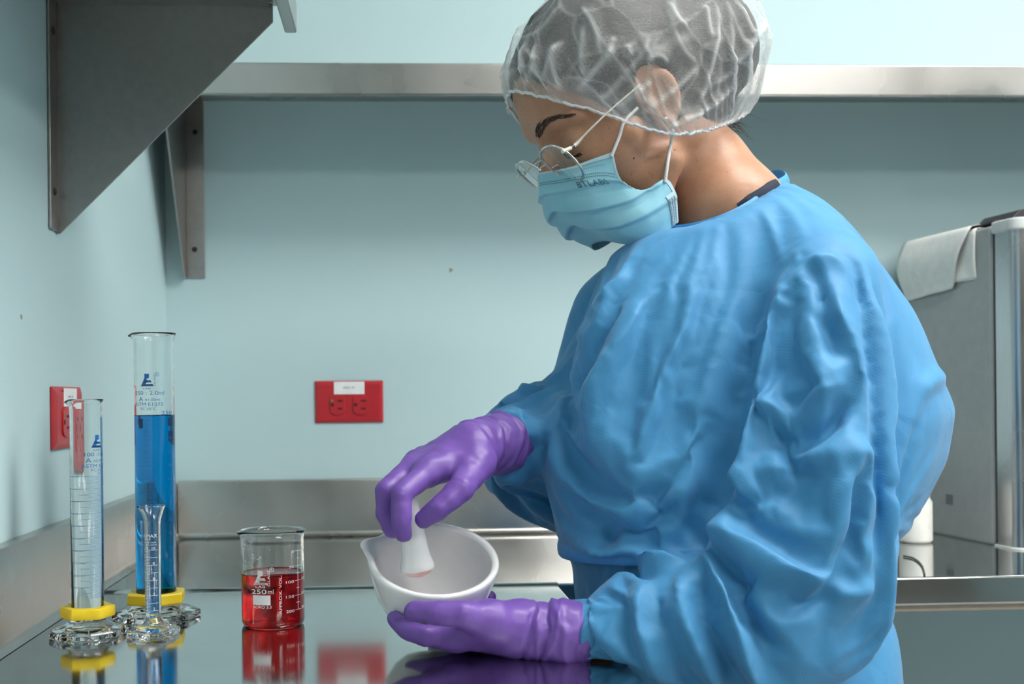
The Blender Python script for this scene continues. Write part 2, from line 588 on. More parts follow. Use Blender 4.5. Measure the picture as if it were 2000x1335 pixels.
# ---------------------------------------------------------------- lettering bent round glass
def text_geo(s, width=None, height=None):
    cu = bpy.data.curves.new('t', 'FONT')
    cu.body = s
    cu.size = 1.0
    cu.resolution_u = 3
    ob = bpy.data.objects.new('t', cu)
    COL.objects.link(ob)
    dg = bpy.context.evaluated_depsgraph_get()
    me = bpy.data.meshes.new_from_object(ob.evaluated_get(dg))
    v = np.array([(p.co.x, p.co.y) for p in me.vertices])
    f = [tuple(p.vertices) for p in me.polygons]
    bpy.data.objects.remove(ob)
    bpy.data.curves.remove(cu)
    bpy.data.meshes.remove(me)
    lo, hi = v.min(0), v.max(0)
    v = v - lo
    h0 = hi[1] - lo[1]
    w0 = hi[0] - lo[0]
    if height is None:
        height = width * h0 / w0
    if width is None:
        width = height * w0 / h0
    v = v * np.array([width / w0, height / h0]) - np.array([width / 2, height / 2])
    return v, f


class Print:
    """flat print wrapped on a cylinder of radius R round a vertical axis; angles relative to the side that faces the lens"""
    def __init__(self, cx, cy, z0, R):
        self.c = (cx, cy, z0)
        self.R = R
        self.t0 = math.atan2(-cx, cy)
        self.mb = MB()

    def pt(self, s, z):
        """s = arc angle, z height above base"""
        a = s + self.t0
        R = self.R + 0.00025
        return (self.c[0] + R * math.sin(a), self.c[1] - R * math.cos(a), self.c[2] + z)

    def text(self, s, ang, z, width=None, height=None, rot=False):
        v, f = text_geo(s, width, height)
        if rot:
            v = np.stack([-v[:, 1], v[:, 0]], 1)
        self.mb.add([self.pt(ang + x / self.R, z + y) for x, y in v], f)
        return self

    def arc(self, a0, a1, z, t=0.0003, n=None):
        n = n or max(2, int(abs(a1 - a0) / 0.22) + 1)
        v, f = [], []
        for k in range(n + 1):
            a = a0 + (a1 - a0) * k / n
            v += [self.pt(a, z - t / 2), self.pt(a, z + t / 2)]
        f = [(2 * k, 2 * k + 2, 2 * k + 3, 2 * k + 1) for k in range(n)]
        self.mb.add(v, f)
        return self

    def rect(self, a0, a1, z0, z1, n=6):
        v = []
        for k in range(n + 1):
            a = a0 + (a1 - a0) * k / n
            v += [self.pt(a, z0), self.pt(a, z1)]
        self.mb.add(v, [(2 * k, 2 * k + 2, 2 * k + 3, 2 * k + 1) for k in range(n)])
        return self

    def poly(self, pts, ang, z, s):
        v = [self.pt(ang + x * s / self.R, z + y * s) for x, y in pts]
        self.mb.add(v, [tuple(range(len(v)))])
        return self

    def logo(self, ang, z, s):
        """conical flask with an E cut into it, foot at z, height s"""
        self.poly([(-0.19, 0.66), (0.19, 0.66), (0.19, 1.0), (-0.19, 1.0)], ang, z, s)
        self.poly([(-0.26, 0.52), (-0.05, 0.58), (0.20, 0.66), (-0.19, 0.66)], ang, z, s)
        self.poly([(-0.36, 0.30), (0.40, 0.30), (0.31, 0.48), (0.05, 0.47), (-0.05, 0.58), (-0.26, 0.52)], ang, z, s)
        self.poly([(-0.43, 0.17), (-0.12, 0.17), (0.00, 0.30), (-0.36, 0.30)], ang, z, s)
        self.poly([(-0.53, 0.0), (0.55, 0.0), (0.47, 0.17), (-0.43, 0.17)], ang, z, s)
        return self

    def ring(self, ang, z, r, t):
        n = 16
        v, f = [], []
        for k in range(n):
            a = 2 * math.pi * k / n
            for q in (r - t, r):
                v.append(self.pt(ang + q * math.cos(a) / self.R, z + q * math.sin(a)))
        f = [(2 * k, 2 * k + 1, (2 * k + 3) % (2 * n), (2 * k + 2) % (2 * n)) for k in range(n)]
        self.mb.add(v, f)
        return self

    def build(self, name, mat, parent):
        o = mesh_obj(name, self.mb.v, self.mb.f, mat, parent)
        return o


def spout_fn(th0, width, out, down, zr, depth):
    def fn(th, r, z):
        d = (th - th0 + math.pi) % (2 * math.pi) - math.pi
        g = math.exp(-(d / width) ** 2)
        k = max(0.0, 1 - (zr - z) / depth)
        return out * g * k * k, -down * g * k * k
    return fn


def hexring(name, R, h, c, rin, phase, mat, parent):
    """hexagonal plastic collar"""
    prof = [(rin, -h / 2, 0), (R * 0.97, -h / 2, 1), (R, -h / 2 + 0.0015, 1), (R, h / 2 - 0.0015, 1), (R * 0.97, h / 2, 1), (rin, h / 2, 0)]
    return lathe(prof, 72, c, mat, name, parent, polygon=(6, phase), sharp=25)


def grad_cylinder(c, R, H, foot_R, foot_h, ring, label, sides, phase, flare=0.0012, spout_ang=math.pi, wall=0.0016, group='glass graduated cylinders', sp=(0.30, 0.0045, 0.003)):
    x, y, z = c
    e = empty('graduated_cylinder', c, label, 'graduated cylinder', group)
    # foot
    fr = foot_R
    stem = R * 0.80
    prof = [(0, 0.0025, 0), (fr * 0.55, 0.0025, 0.6), (fr * 0.72, 0.0, 1), (fr * 0.97, 0.0, 1), (fr, 0.0012, 1), (fr, 0.0055, 1), (fr * 0.97, 0.0068, 1), (fr * 0.80, 0.0085, 0.8), (fr * 0.60, foot_h * 0.70, 0.4),
            (max(R * 1.02, fr * 0.42), foot_h, 0), (R * 0.9, foot_h + 0.001, 0), (0, foot_h + 0.001, 0)]
    lathe(prof, 96, c, M['glass'], 'foot', e, polygon=(sides, phase), closed=False, sharp=28)
    # tube
    zb = foot_h + 0.0012
    ri = R - wall
    sf = spout_fn(spout_ang, sp[0], sp[1], sp[2], H, 0.012)
    prof = [(0, zb), (R * 0.85, zb), (R, zb + 0.002), (R, H - 0.011), (R, H - 0.006), (R + flare * 0.35, H - 0.003), (R + flare, H - 0.0008), (R + flare * 0.9, H),
            (R + flare * 0.4 - wall * 0.3, H), (ri + flare * 0.2, H - 0.002), (ri, H - 0.006), (ri, H - 0.011), (ri, zb + 0.004), (ri * 0.8, zb + 0.0025), (0, zb + 0.0025)]
    lathe(prof, 72, c, M['glass'], 'glass_tube', e, spout=sf, closed=False, sharp=50)
    return e, ri, zb


# clear 100 ml cylinder
c100 = atZ(172, 1240, ZT)
c100[2] = ZT + 0.0005
R1 = 0.0154
H1 = 0.2305
e, ri, zb = grad_cylinder(tuple(c100), R1, H1, 0.0365, 0.0165, True, 'tall empty clear graduated cylinder with yellow collar and blue print, at far left', 8, 0.30)
hexring('bumper_collar', 0.0262, 0.0105, (c100[0], c100[1], c100[2] + 0.0235), R1 + 0.0003, 0.15, M['yellow'], e)
P = Print(c100[0], c100[1], c100[2], R1)


def zof(px, py, c, R):
    """height above the base of the print seen at a pixel, on the near side of the glass"""
    return atY(px, py, c[1] - R * 0.9)[2] - c[2]


zz = lambda y: zof(190, y, c100, R1)
A = lambda d: math.asin(max(-1, min(1, d / 30.5)))
P.logo(A(20), zz(874), 0.0122)
P.text('LAB', A(19), zz(878.5), 0.0068, 0.0017)
P.text('100 :1.0ml', A(22), zz(887), 0.0280, 0.0036)
P.text('A', A(4), zz(898.5), 0.0058, 0.0042)
P.text('±0.50ml', A(24), zz(899.5), 0.0150, 0.0026)
P.text('ASTM E1272', A(21), zz(909.5), 0.0330, 0.0034)
P.text('TC 20°C', A(22), zz(918), 0.0170, 0.0026)
P.text('100', A(26), zz(925), 0.0075, 0.0026)
P.text('HECHO', A(-29.5), zz(905), 0.0125, 0.0016, rot=True)
z_lo, z_hi = zz(1170), zz(930)
for k in range(1, 101):
    zk = z_lo + (z_hi - z_lo) * k / 100
    if k % 10 == 0:
        P.arc(-math.pi * 0.95, 1.35, zk, 0.00032)
    elif k % 5 == 0:
        P.arc(A(-14), 1.3, zk, 0.00026)
    else:
        P.arc(A(4), 1.25, zk, 0.00022)
for k in range(1, 10):
    P.text(str(k * 10), 1.55, z_lo + (z_hi - z_lo) * k / 10 + 0.0022, None, 0.0026)
for k in range(9):
    P.rect(1.62, 1.72, z_lo + k * 0.0135, z_lo + k * 0.0135 + 0.0122, 2)
P.rect(1.62, 1.72, z_hi + 0.002, zz(812), 2)
P.build('printed_scale', M['blueink'], e)

# 250 ml cylinder with blue liquid
c250 = atZ(306, 1205, ZT)
c250[2] = ZT + 0.0005
R2 = 0.0208
H2 = 0.2995
e, ri, zb = grad_cylinder(tuple(c250), R2, H2, 0.0455, 0.0150, True, 'tallest graduated cylinder filled with blue liquid, yellow collar', 8, 0.2, flare=0.0022, wall=0.0018)
hexring('bumper_collar', 0.0322, 0.0115, (c250[0], c250[1], c250[2] + 0.0215), R2 + 0.0003, 0.62, M['yellow'], e)
zz = lambda y: zof(285, y, c250, R2)
zl_ = zz(812)
rl = R2 - 0.0016
lq = lathe([(0, zb + 0.0022), (rl * 0.8, zb + 0.0022), (rl, zb + 0.0040), (rl, zl_ + 0.0008), (rl - 0.0006, zl_ + 0.0002), (rl - 0.002, zl_ - 0.0003), (0, zl_ - 0.0003)], 72, tuple(c250), M['blue_liquid'], 'liquid', e, closed=False, sharp=50)
lq['label'] = 'deep blue liquid'
P = Print(c250[0], c250[1], c250[2], R2)
A = lambda d: math.asin(max(-1, min(1, d / 38.5)))
P.logo(A(-14), zz(754), 0.0130)
P.text('LAB', A(-14), zz(758.5), 0.0085, 0.0018)
P.text('GLASS', A(0.5), zz(742), 0.0120, 0.0017, rot=True)
P.ring(A(5), zz(730.5), 0.0021, 0.0004)
P.text('R', A(5), zz(730.5), None, 0.0019)
P.text('250 : 2.0', A(-17), zz(767), 0.0270, 0.0041)
P.text('ml', A(13), zz(767), 0.0052, 0.0038)
P.text('A', A(-25), zz(779), 0.0055, 0.0043)
P.text('±1.00ml', A(-4), zz(780), 0.0150, 0.0027)
P.text('ASTM E1272', A(-14), zz(789), 0.0335, 0.0034)
P.text('TC 20°C', A(-13), zz(798), 0.0175, 0.0028)
P.text('250', A(23), zz(806), 0.0130, 0.0042)
z_lo, z_hi = zz(1150), zz(815)
for k in range(1, 126):
    zk = z_lo + (z_hi - z_lo) * k / 125
    if k % 10 == 0:
        P.arc(A(-30), A(2), zk, 0.0004)
    else:
        P.arc(A(-22) if k > 80 else A(-12), A(-8) if k > 80 else A(2), zk, 0.0004)
for k in range(1, 12):
    P.text(str(k * 20), A(27), z_lo + (z_hi - z_lo) * k / 12.5, None, 0.0030)
P.build('printed_scale', M['blueink'], e)
for a0, a1, y0, y1 in ((24, 33, 832, 816), (25, 34, 862, 842), (-29, -22, 836, 817)):
    P = Print(c250[0], c250[1], c250[2], R2)
    P.rect(A(a0), A(a1), zz(y0), zz(y1), 4)
    P.build('dark_print', M['darkblueink'], e)

# small 10 ml cylinder
c10 = atZ(300, 1239, ZT)
c10[2] = ZT + 0.0005
R3 = 0.0077
H3 = 0.1265
x, y, z = c10
e = empty('graduated_cylinder', tuple(c10), 'smallest empty graduated cylinder with flared mouth and white print, in front', 'graduated cylinder', 'glass graduated cylinders')
fr = 0.0265
prof = [(0, 0.002, 0), (fr * 0.6, 0.002, 1), (fr * 0.75, 0.0, 1), (fr * 0.97, 0.0, 1), (fr, 0.001, 1), (fr, 0.0042, 1), (fr * 0.96, 0.0055, 1), (fr * 0.62, 0.0085, 0.7), (fr * 0.42, 0.0125, 0.2), (R3 * 1.02, 0.0165, 0), (R3 * 0.9, 0.0175, 0), (0, 0.0175, 0)]
lathe(prof, 84, tuple(c10), M['glass'], 'foot', e, polygon=(6, 0.42), closed=False, sharp=28)
wl = 0.0013
sf = spout_fn(math.pi, 0.42, 0.0030, 0.0012, H3, 0.010)
prof = [(0, 0.0178), (R3 * 0.85, 0.0178), (R3, 0.0195), (R3, H3 - 0.0190), (R3 + 0.0006, H3 - 0.0140), (R3 + 0.0022, H3 - 0.0080), (R3 + 0.0042, H3 - 0.0025), (R3 + 0.0051, H3 - 0.0006), (R3 + 0.0048, H3), (R3 + 0.0036, H3),
        (R3 + 0.0026, H3 - 0.0025), (R3 + 0.0008, H3 - 0.0080), (R3 - wl + 0.0004, H3 - 0.0140), (R3 - wl, H3 - 0.0190), (R3 - wl, 0.0220), (0, 0.0205)]
lathe(prof, 60, tuple(c10), M['glass'], 'glass_tube', e, spout=sf, closed=False, sharp=50)
P = Print(c10[0], c10[1], c10[2], R3)
zz = lambda y: zof(300, y, c10, R3)
A = lambda d: math.asin(max(-1, min(1, d / 15.2)))
P.text('KIMAX', A(-6), zz(1046), 0.0150, 0.0031)
P.ring(A(4.8), zz(1043.5), 0.0008, 0.0002)
P.text('BLE', A(-9), zz(1052.5), 0.0060, 0.0014)
P.text('± 0.1ml', A(-5), zz(1058.5), 0.0110, 0.0015)
P.text('TC 20°C', A(-3), zz(1063.5), 0.0110, 0.0012)
P.text('A', A(-10), zz(1069), None, 0.0028)
z10, z2 = zz(1073.5), zz(1192)
for i, k in enumerate((10, 8, 6, 4, 2)):
    zk = z10 + (z2 - z10) * (10 - k) / 8
    P.text(str(k), A(1.5), zk + 0.0018, None, 0.0028)
for k in range(8, 51):
    zk = z10 + (z2 - z10) * (10 - k / 5) / 8
    if k % 5 == 0:
        P.arc(-1.9, A(9), zk, 0.00028)
    else:
        P.arc(-1.6, A(-5.5), zk, 0.00026)
P.build('printed_scale', M['whiteink'], e)

# ---------------------------------------------------------------- beaker with red liquid
cb = atZ(534, 1218, ZT)
cb[2] = ZT + 0.0005
RB, HB = 0.0318, 0.0958
e = empty('beaker', tuple(cb), 'glass beaker half full of red liquid with white print', 'beaker')
wl = 0.0016
ri = RB - wl
vd = math.atan2(-cb[1], -cb[0])
sf = spout_fn(math.pi * 1.02, 0.35, 0.0035, 0.0022, HB, 0.012)
prof = [(0, 0.0010), (RB * 0.80, 0.0006), (RB * 0.90, 0.0), (RB * 0.97, 0.0014), (RB, 0.0050), (RB, HB - 0.0080), (RB + 0.0004, HB - 0.0045), (RB + 0.0018, HB - 0.0012), (RB + 0.0021, HB - 0.0003), (RB + 0.0012, HB + 0.0003),
        (RB + 0.0001, HB - 0.0006), (ri + 0.0003, HB - 0.0040), (ri, HB - 0.0080), (ri, 0.0060), (ri * 0.96, 0.0032), (ri * 0.88, 0.0022), (0, 0.0024)]
lathe(prof, 96, tuple(cb), M['glass'], 'glass_body', e, spout=sf, closed=False, sharp=55)
zz = lambda y: zof(533, y, cb, RB)
zl_ = zz(1126)
rl = ri + 0.0002
lq = lathe([(0, 0.0021), (rl * 0.88, 0.0021), (rl * 0.96, 0.0030), (rl, 0.0058), (rl, zl_ + 0.0009), (rl - 0.0007, zl_ + 0.0003), (rl - 0.0022, zl_ - 0.0002), (0, zl_ - 0.0002)], 96, tuple(cb), M['red_liquid'], 'liquid', e, closed=False, sharp=50)
lq['label'] = 'clear red liquid'
P = Print(cb[0], cb[1], cb[2], RB)
A = lambda d: math.asin(max(-1, min(1, d / 61.5)))
P.logo(A(-24), zz(1141), 0.0142)
P.text('LAB', A(-24), zz(1144.5), 0.0102, 0.0022)
P.text('GLASS', A(-8), zz(1128), 0.0155, 0.0024, rot=True)
P.ring(A(-2), zz(1111), 0.0022, 0.0004)
P.text('R', A(-2), zz(1111), None, 0.0020)
P.text('250', A(-27), zz(1154), 0.0160, 0.0045)
P.text('ml', A(-4.5), zz(1154), 0.0055, 0.0044)
P.rect(A(-38), A(-5), zz(1180), zz(1161), 8)
P.text('BORO 3.3', A(-21), zz(1184), 0.0190, 0.0026)
P.text('APPROX. VOL.', A(14), zz(1161), 0.0385, 0.0028, rot=True)
ys = [1078, 1107.5, 1136.5, 1165.5, 1194]
for y, s, s2 in zip(ys, ('0', '50', '100', '150', '200'), ('250', '200', '150', '100', '50')):
    wd = {1: 0.0028, 2: 0.0060, 3: 0.0095}[len(s)]
    P.text(s, A(40) - wd / 2 / RB, zz(y + 1), wd, 0.0026)
    P.arc(A(42), A(53), zz(y), 0.0004)
    P.text(s2, A(57.5), zz(y - 2), 0.0075, 0.0028)
for a, b2 in zip(ys[:-1], ys[1:]):
    P.arc(A(44), A(51), zz((a + b2) / 2), 0.0004)
P.rect(A(47.3), A(48.1), zz(ys[-1]), zz(ys[0]), 1)
P.build('printed_scale', M['whiteink'], e)
# water drops clinging inside
dr = MB()
for _ in range(16):
    a = random.uniform(-2.2, 0.6)
    h = random.uniform(0.060, 0.088)
    r_ = random.uniform(0.0006, 0.0014)
    p = Vector((cb[0] + (ri - 0.0004) * math.sin(a), cb[1] - (ri - 0.0004) * math.cos(a), cb[2] + h))
    bm = bmesh.new()
    bmesh.ops.create_icosphere(bm, subdivisions=2, radius=r_)
    dr.add([tuple(p + Vector((v.co.x * 0.8, v.co.y * 0.8, v.co.z * 1.4))) for v in bm.verts], [tuple(v.index for v in f.verts) for f in bm.faces])
    bm.free()
o = dr.build('clinging_drops', M['glass'], e, smooth=True)
o['kind'] = 'stuff'

# ---------------------------------------------------------------- fridge on the back counter
fl = atY(1941, 1066, 1.640)
zfb = fl[2]
zft = atY(1935, 440, 1.640)[2]
bl = atY(1766, 700, 1.872)
ang = math.atan2(fl[0] - bl[0], 1.872 - 1.640)       # back swings to the left
TF = Matrix.Translation((fl[0], 1.640, 0)) @ Matrix.Rotation(ang, 4, 'Z')
DF = 0.224
WF = 0.46
e = empty('mini_fridge', tuple(TF @ Vector((WF / 2, DF / 2, ZT))), 'grey countertop mini fridge with stainless steel door on the back counter', 'fridge')
MB().box(0, WF, 0, DF, zfb, zft, TF).build('body', M['fridge_side'], e, bevel=0.006, seg=3)
MB().box(0.004, WF - 0.004, -0.010, 0.001, zfb + 0.006, zft - 0.004, TF).build('door_gasket', M['gasket'], e)
# door with rounded vertical edges
pts = []
for (cx, cy, a0) in ((0.016, -0.040, math.pi), (WF - 0.016, -0.040, 1.5 * math.pi)):
    for k in range(9):
        a = a0 + k * math.pi / 16
        pts.append((cx + 0.016 * math.cos(a), cy + 0.016 * math.sin(a)))
pts += [(WF, -0.010), (0, -0.010)]
dr_ = MB().prism(pts, 2, zfb + 0.004, zft - 0.014, TF).build('door', M['steel_v'], e, smooth=True, sharp=40)
pts2 = [(x * 1.0 - 0.003 if x < 0.02 else x + 0.0015, y - 0.004 if y < -0.012 else y + 0.006) for x, y in pts]
MB().prism(pts2, 2, zft - 0.014, zft + 0.004, TF).build('top_trim', M['fridge_trim'], e, bevel=0.003)
MB().prism(pts2, 2, zfb - 0.006, zfb + 0.004, TF).build('bottom_trim', M['fridge_trim'], e, bevel=0.002)
for fx, fy in ((0.012, -0.022), (WF - 0.04, -0.022), (0.012, DF - 0.05), (WF - 0.04, DF - 0.05)):
    MB().box(fx, fx + 0.024, fy, fy + 0.024, ZT + 0.0005, zfb + 0.001, TF).build('foot', M['gasket'] if fy > 0 else M['fridge_trim'], e)
MB().box(-0.0008, 0.001, 0.100, 0.118, zfb + 0.052, zfb + 0.068, TF).build('side_badge', plain('badge_grey', (0.16, 0.17, 0.17), 0.5), e)

# black tray lying on the fridge
pts = [(0.030, 0), (0.040, 0.002), (0.062, 0.022), (0.080, 0.026), (0.40, 0.026), (0.42, 0.0)]
zt_ = zft + 0.0045
e2 = empty('black_tray', tuple(TF @ Vector((0.2, 0.06, zt_))), 'black plastic tray lying on top of the mini fridge', 'tray')
MB().prism([(x - 0.004, z + zt_) for x, z in pts], 1, 0.012, 0.10, TF).build('lid', M['black'], e2, bevel=0.003)
MB().prism([(x, zt_ + 0.001 + z) for x, z in ((0.012, 0.0), (0.012, 0.004), (0.44, 0.004), (0.44, 0.0))], 1, 0.006, 0.106, TF).build('rim', M['black'], e2, bevel=0.0015)


# paper towels draped over the top edge of the fridge
def drape(name, y0, y1, top, drop, bulge, skew, off, label, curl):
    n, m_ = 26, 16
    v = []
    L = top + drop
    for j in range(m_ + 1):
        t = j / m_
        for i in range(n + 1):
            s = L * i / n
            yy = y0 + (y1 - y0) * t
            dd = drop * (1 + curl * (t - 0.5))
            if s < top:
                x = top - s
                z = zft + 0.0012 + off + 0.006 * math.sin(math.pi * s / top) * bulge * 60
                x -= off
            else:
                q = (s - top) / drop
                x = -0.0015 - off - bulge * math.sin(min(1.0, q * 1.15) * math.pi) * (0.6 + 0.8 * t) - 0.0015 * math.sin(9 * t + 4 * q) * q
                z = zft - 0.0005 + off - q * dd
                yy += skew * q * (1 - t) * 1.0
            v.append(tuple(TF @ Vector((x, yy, z))))
    f = [(j * (n + 1) + i, j * (n + 1) + i + 1, (j + 1) * (n + 1) + i + 1, (j + 1) * (n + 1) + i) for j in range(m_) for i in range(n)]
    o = mesh_obj(name, v, f, M['paper'], None, smooth=True)
    md = o.modifiers.new('thickness', 'SOLIDIFY')
    md.thickness = 0.0006
    return tag(o, label, 'paper towel', 'paper towels on the fridge')


drape('paper_towel', 0.034, 0.150, 0.070, 0.076, 0.0006, 0.0, 0.0, 'white paper towel hanging straight down the fridge side, half hidden under another', 0.0)
drape('paper_towel', 0.040, 0.222, 0.060, 0.094, 0.010, 0.048, 0.0040, 'larger white paper towel draped over the fridge edge, lying on top', 0.10)

# white jar standing beside the fridge
cj = atZ(1789, 1058, ZT)
e = empty('white_jar', tuple(cj), 'white plastic jar on the back counter between the gown and the fridge', 'jar')
lathe([(0, 0.0005), (0.021, 0.0005), (0.024, 0.004), (0.024, 0.062), (0.019, 0.070), (0, 0.070)], 40, tuple(cj), M['white_plastic'], 'body', e, closed=False)
lathe([(0, 0.0695), (0.0205, 0.0695), (0.0205, 0.083), (0.019, 0.085), (0, 0.085)], 40, tuple(cj), M['white_plastic'], 'lid', e, closed=False)
# dark tube standing in for a cord's reflection in the counter by the jar
pc = [atZ(1765, 1085, ZT + 0.0015), atZ(1785, 1090, ZT + 0.0015), atZ(1800, 1103, ZT + 0.0015), atZ(1806, 1122, ZT + 0.0015)]
o = tube('cord_reflection', catmull(pc, 16), 0.0012, M['gasket'], None, 6)
tag(o, 'thin dark reflection of a cord in the back counter beside the white jar, modelled as a tube', 'cord_reflection')
# ---------------------------------------------------------------- implicit surfaces for the figure
def vlen(a):
    return np.sqrt((a * a).sum(-1))


def smin(a, b, k):
    h = np.clip(0.5 + 0.5 * (b - a) / k, 0, 1)
    return b + (a - b) * h - k * h * (1 - h)


def smax(a, b, k):
    return -smin(-a, -b, k)


def cone(P, a, b, ra, rb):
    a, b = np.asarray(a, np.float32), np.asarray(b, np.float32)
    ab = b - a
    t = np.clip(((P - a) @ ab) / (ab @ ab + 1e-12), 0, 1)
    return vlen(P - (a + t[..., None] * ab)) - (ra + (rb - ra) * t)


def chain(P, pts, rad, k=0.012):
    d = None
    for i in range(len(pts) - 1):
        q = cone(P, pts[i], pts[i + 1], rad[i], rad[i + 1])
        d = q if d is None else smin(d, q, k)
    return d


def boxed(P, fn, lo, hi, pad=0.03):
    """evaluate fn only near its box; farther away the distance to the box stands in"""
    lo, hi = np.asarray(lo, np.float32), np.asarray(hi, np.float32)
    q = np.maximum(np.maximum(lo - P, P - hi), 0)
    d = vlen(q) + pad * 0.5
    m = d < pad * 1.5
    if m.any():
        d[m] = fn(P[m])
    return d


def bounds(pts, pad):
    A = np.array(pts)
    return A.min(0) - pad, A.max(0) + pad


def ellipsoid(P, c, r):
    r = np.asarray(r, np.float32)
    q = (P - np.asarray(c, np.float32)) / r
    k0 = vlen(q)
    k1 = vlen(q / r)
    return k0 * (k0 - 1) / (k1 + 1e-9)


def surface_nets(fn, xs, ys, zs, smooth=2, lam=0.5):
    xs, ys, zs = (np.asarray(a, np.float32) for a in (xs, ys, zs))
    nx, ny, nz = len(xs), len(ys), len(zs)
    # coarse pass, then the fine grid only where the surface can be
    st = 5
    ci, cj, ck = (np.unique(np.append(np.arange(0, n, st), n - 1)) for n in (nx, ny, nz))
    C = fn(np.stack(np.meshgrid(xs[ci], ys[cj], zs[ck], indexing='ij'), -1))
    hb = np.sqrt(np.diff(xs[ci])[:, None, None] ** 2 + np.diff(ys[cj])[None, :, None] ** 2 + np.diff(zs[ck])[None, None, :] ** 2)
    mn = np.full(hb.shape, 9.0, np.float32)
    mxv = np.full(hb.shape, -9.0, np.float32)
    for a in (0, 1):
        for b in (0, 1):
            for c in (0, 1):
                q = C[a:C.shape[0] - 1 + a, b:C.shape[1] - 1 + b, c:C.shape[2] - 1 + c]
                mn = np.minimum(mn, q)
                mxv = np.maximum(mxv, q)
    near = (mn < 1.1 * hb) & (mxv > -1.1 * hb)
    bi = np.searchsorted(ci, np.arange(nx), 'right') - 1
    bj = np.searchsorted(cj, np.arange(ny), 'right') - 1
    bk = np.searchsorted(ck, np.arange(nz), 'right') - 1
    bi, bj, bk = (np.minimum(v, s - 1) for v, s in zip((bi, bj, bk), near.shape))
    F = np.where(mn > 0, 1.0, -1.0).astype(np.float32)[np.ix_(bi, bj, bk)]
    nf = near.copy()
    for ax in range(3):
        sh = np.zeros_like(nf)
        sl_ = [slice(None)] * 3
        sr_ = [slice(None)] * 3
        sl_[ax], sr_[ax] = slice(1, None), slice(None, -1)
        sh[tuple(sl_)] |= nf[tuple(sr_)]
        nf = nf | sh
    I, J, K = np.nonzero(nf[np.ix_(bi, bj, bk)])
    for s in range(0, len(I), 400000):
        i, j, k = I[s:s + 400000], J[s:s + 400000], K[s:s + 400000]
        F[i, j, k] = fn(np.stack([xs[i], ys[j], zs[k]], -1))
    S = F < 0
    cs = np.zeros((nx - 1, ny - 1, nz - 1), np.int8)
    for a in (0, 1):
        for b in (0, 1):
            for c in (0, 1):
                cs += S[a:nx - 1 + a, b:ny - 1 + b, c:nz - 1 + c]
    act = (cs > 0) & (cs < 8)
    I, J, K = np.nonzero(act)
    idx = -np.ones(act.shape, np.int64)
    idx[I, J, K] = np.arange(len(I))
    acc = np.zeros((len(I), 3))
    cnt = np.zeros(len(I))
    co = [(0, 0, 0), (1, 0, 0), (0, 1, 0), (1, 1, 0), (0, 0, 1), (1, 0, 1), (0, 1, 1), (1, 1, 1)]
    ed = [(0, 1), (2, 3), (4, 5), (6, 7), (0, 2), (1, 3), (4, 6), (5, 7), (0, 4), (1, 5), (2, 6), (3, 7)]
    for a, b in ed:
        A, B = co[a], co[b]
        fa = F[I + A[0], J + A[1], K + A[2]]
        fb = F[I + B[0], J + B[1], K + B[2]]
        m = (fa < 0) != (fb < 0)
        t = np.where(m, fa / (fa - fb + 1e-20), 0)
        pa = np.stack([xs[I + A[0]], ys[J + A[1]], zs[K + A[2]]], -1)
        pb = np.stack([xs[I + B[0]], ys[J + B[1]], zs[K + B[2]]], -1)
        acc += np.where(m[:, None], pa + (pb - pa) * t[:, None], 0)
        cnt += m
    V = acc / cnt[:, None]
    Q = []
    # x edges
    m = S[:-1, 1:-1, 1:-1] != S[1:, 1:-1, 1:-1]
    i, j, k = np.nonzero(m)
    j += 1
    k += 1
    q = np.stack([idx[i, j - 1, k - 1], idx[i, j, k - 1], idx[i, j, k], idx[i, j - 1, k]], -1)
    fl = ~S[i, j, k]
    q[fl] = q[fl][:, ::-1]
    Q.append(q)
    m = S[1:-1, :-1, 1:-1] != S[1:-1, 1:, 1:-1]
    i, j, k = np.nonzero(m)
    i += 1
    k += 1
    q = np.stack([idx[i - 1, j, k - 1], idx[i - 1, j, k], idx[i, j, k], idx[i, j, k - 1]], -1)
    fl = ~S[i, j, k]
    q[fl] = q[fl][:, ::-1]
    Q.append(q)
    m = S[1:-1, 1:-1, :-1] != S[1:-1, 1:-1, 1:]
    i, j, k = np.nonzero(m)
    i += 1
    j += 1
    q = np.stack([idx[i - 1, j - 1, k], idx[i, j - 1, k], idx[i, j, k], idx[i - 1, j, k]], -1)
    fl = ~S[i, j, k]
    q[fl] = q[fl][:, ::-1]
    Q.append(q)
    Q = np.concatenate(Q)
    V = relax(V, Q, smooth, lam)
    return V, Q


def relax(V, Q, it, lam=0.5):
    n = len(V)
    a = Q.ravel()
    b = np.roll(Q, -1, 1).ravel()
    src = np.concatenate([a, b])
    dst = np.concatenate([b, a])
    cnt = np.bincount(src, minlength=n).astype(float)
    for _ in range(it):
        S = np.stack([np.bincount(src, weights=V[dst, c], minlength=n) for c in range(3)], -1) / np.maximum(cnt, 1)[:, None]
        V = V + lam * (S - V)
    return V


def normals(V, Q):
    n = np.cross(V[Q[:, 2]] - V[Q[:, 0]], V[Q[:, 3]] - V[Q[:, 1]])
    N = np.stack([np.bincount(Q.ravel(), weights=np.repeat(n[:, c], 4), minlength=len(V)) for c in range(3)], -1)
    return N / (vlen(N)[:, None] + 1e-12)


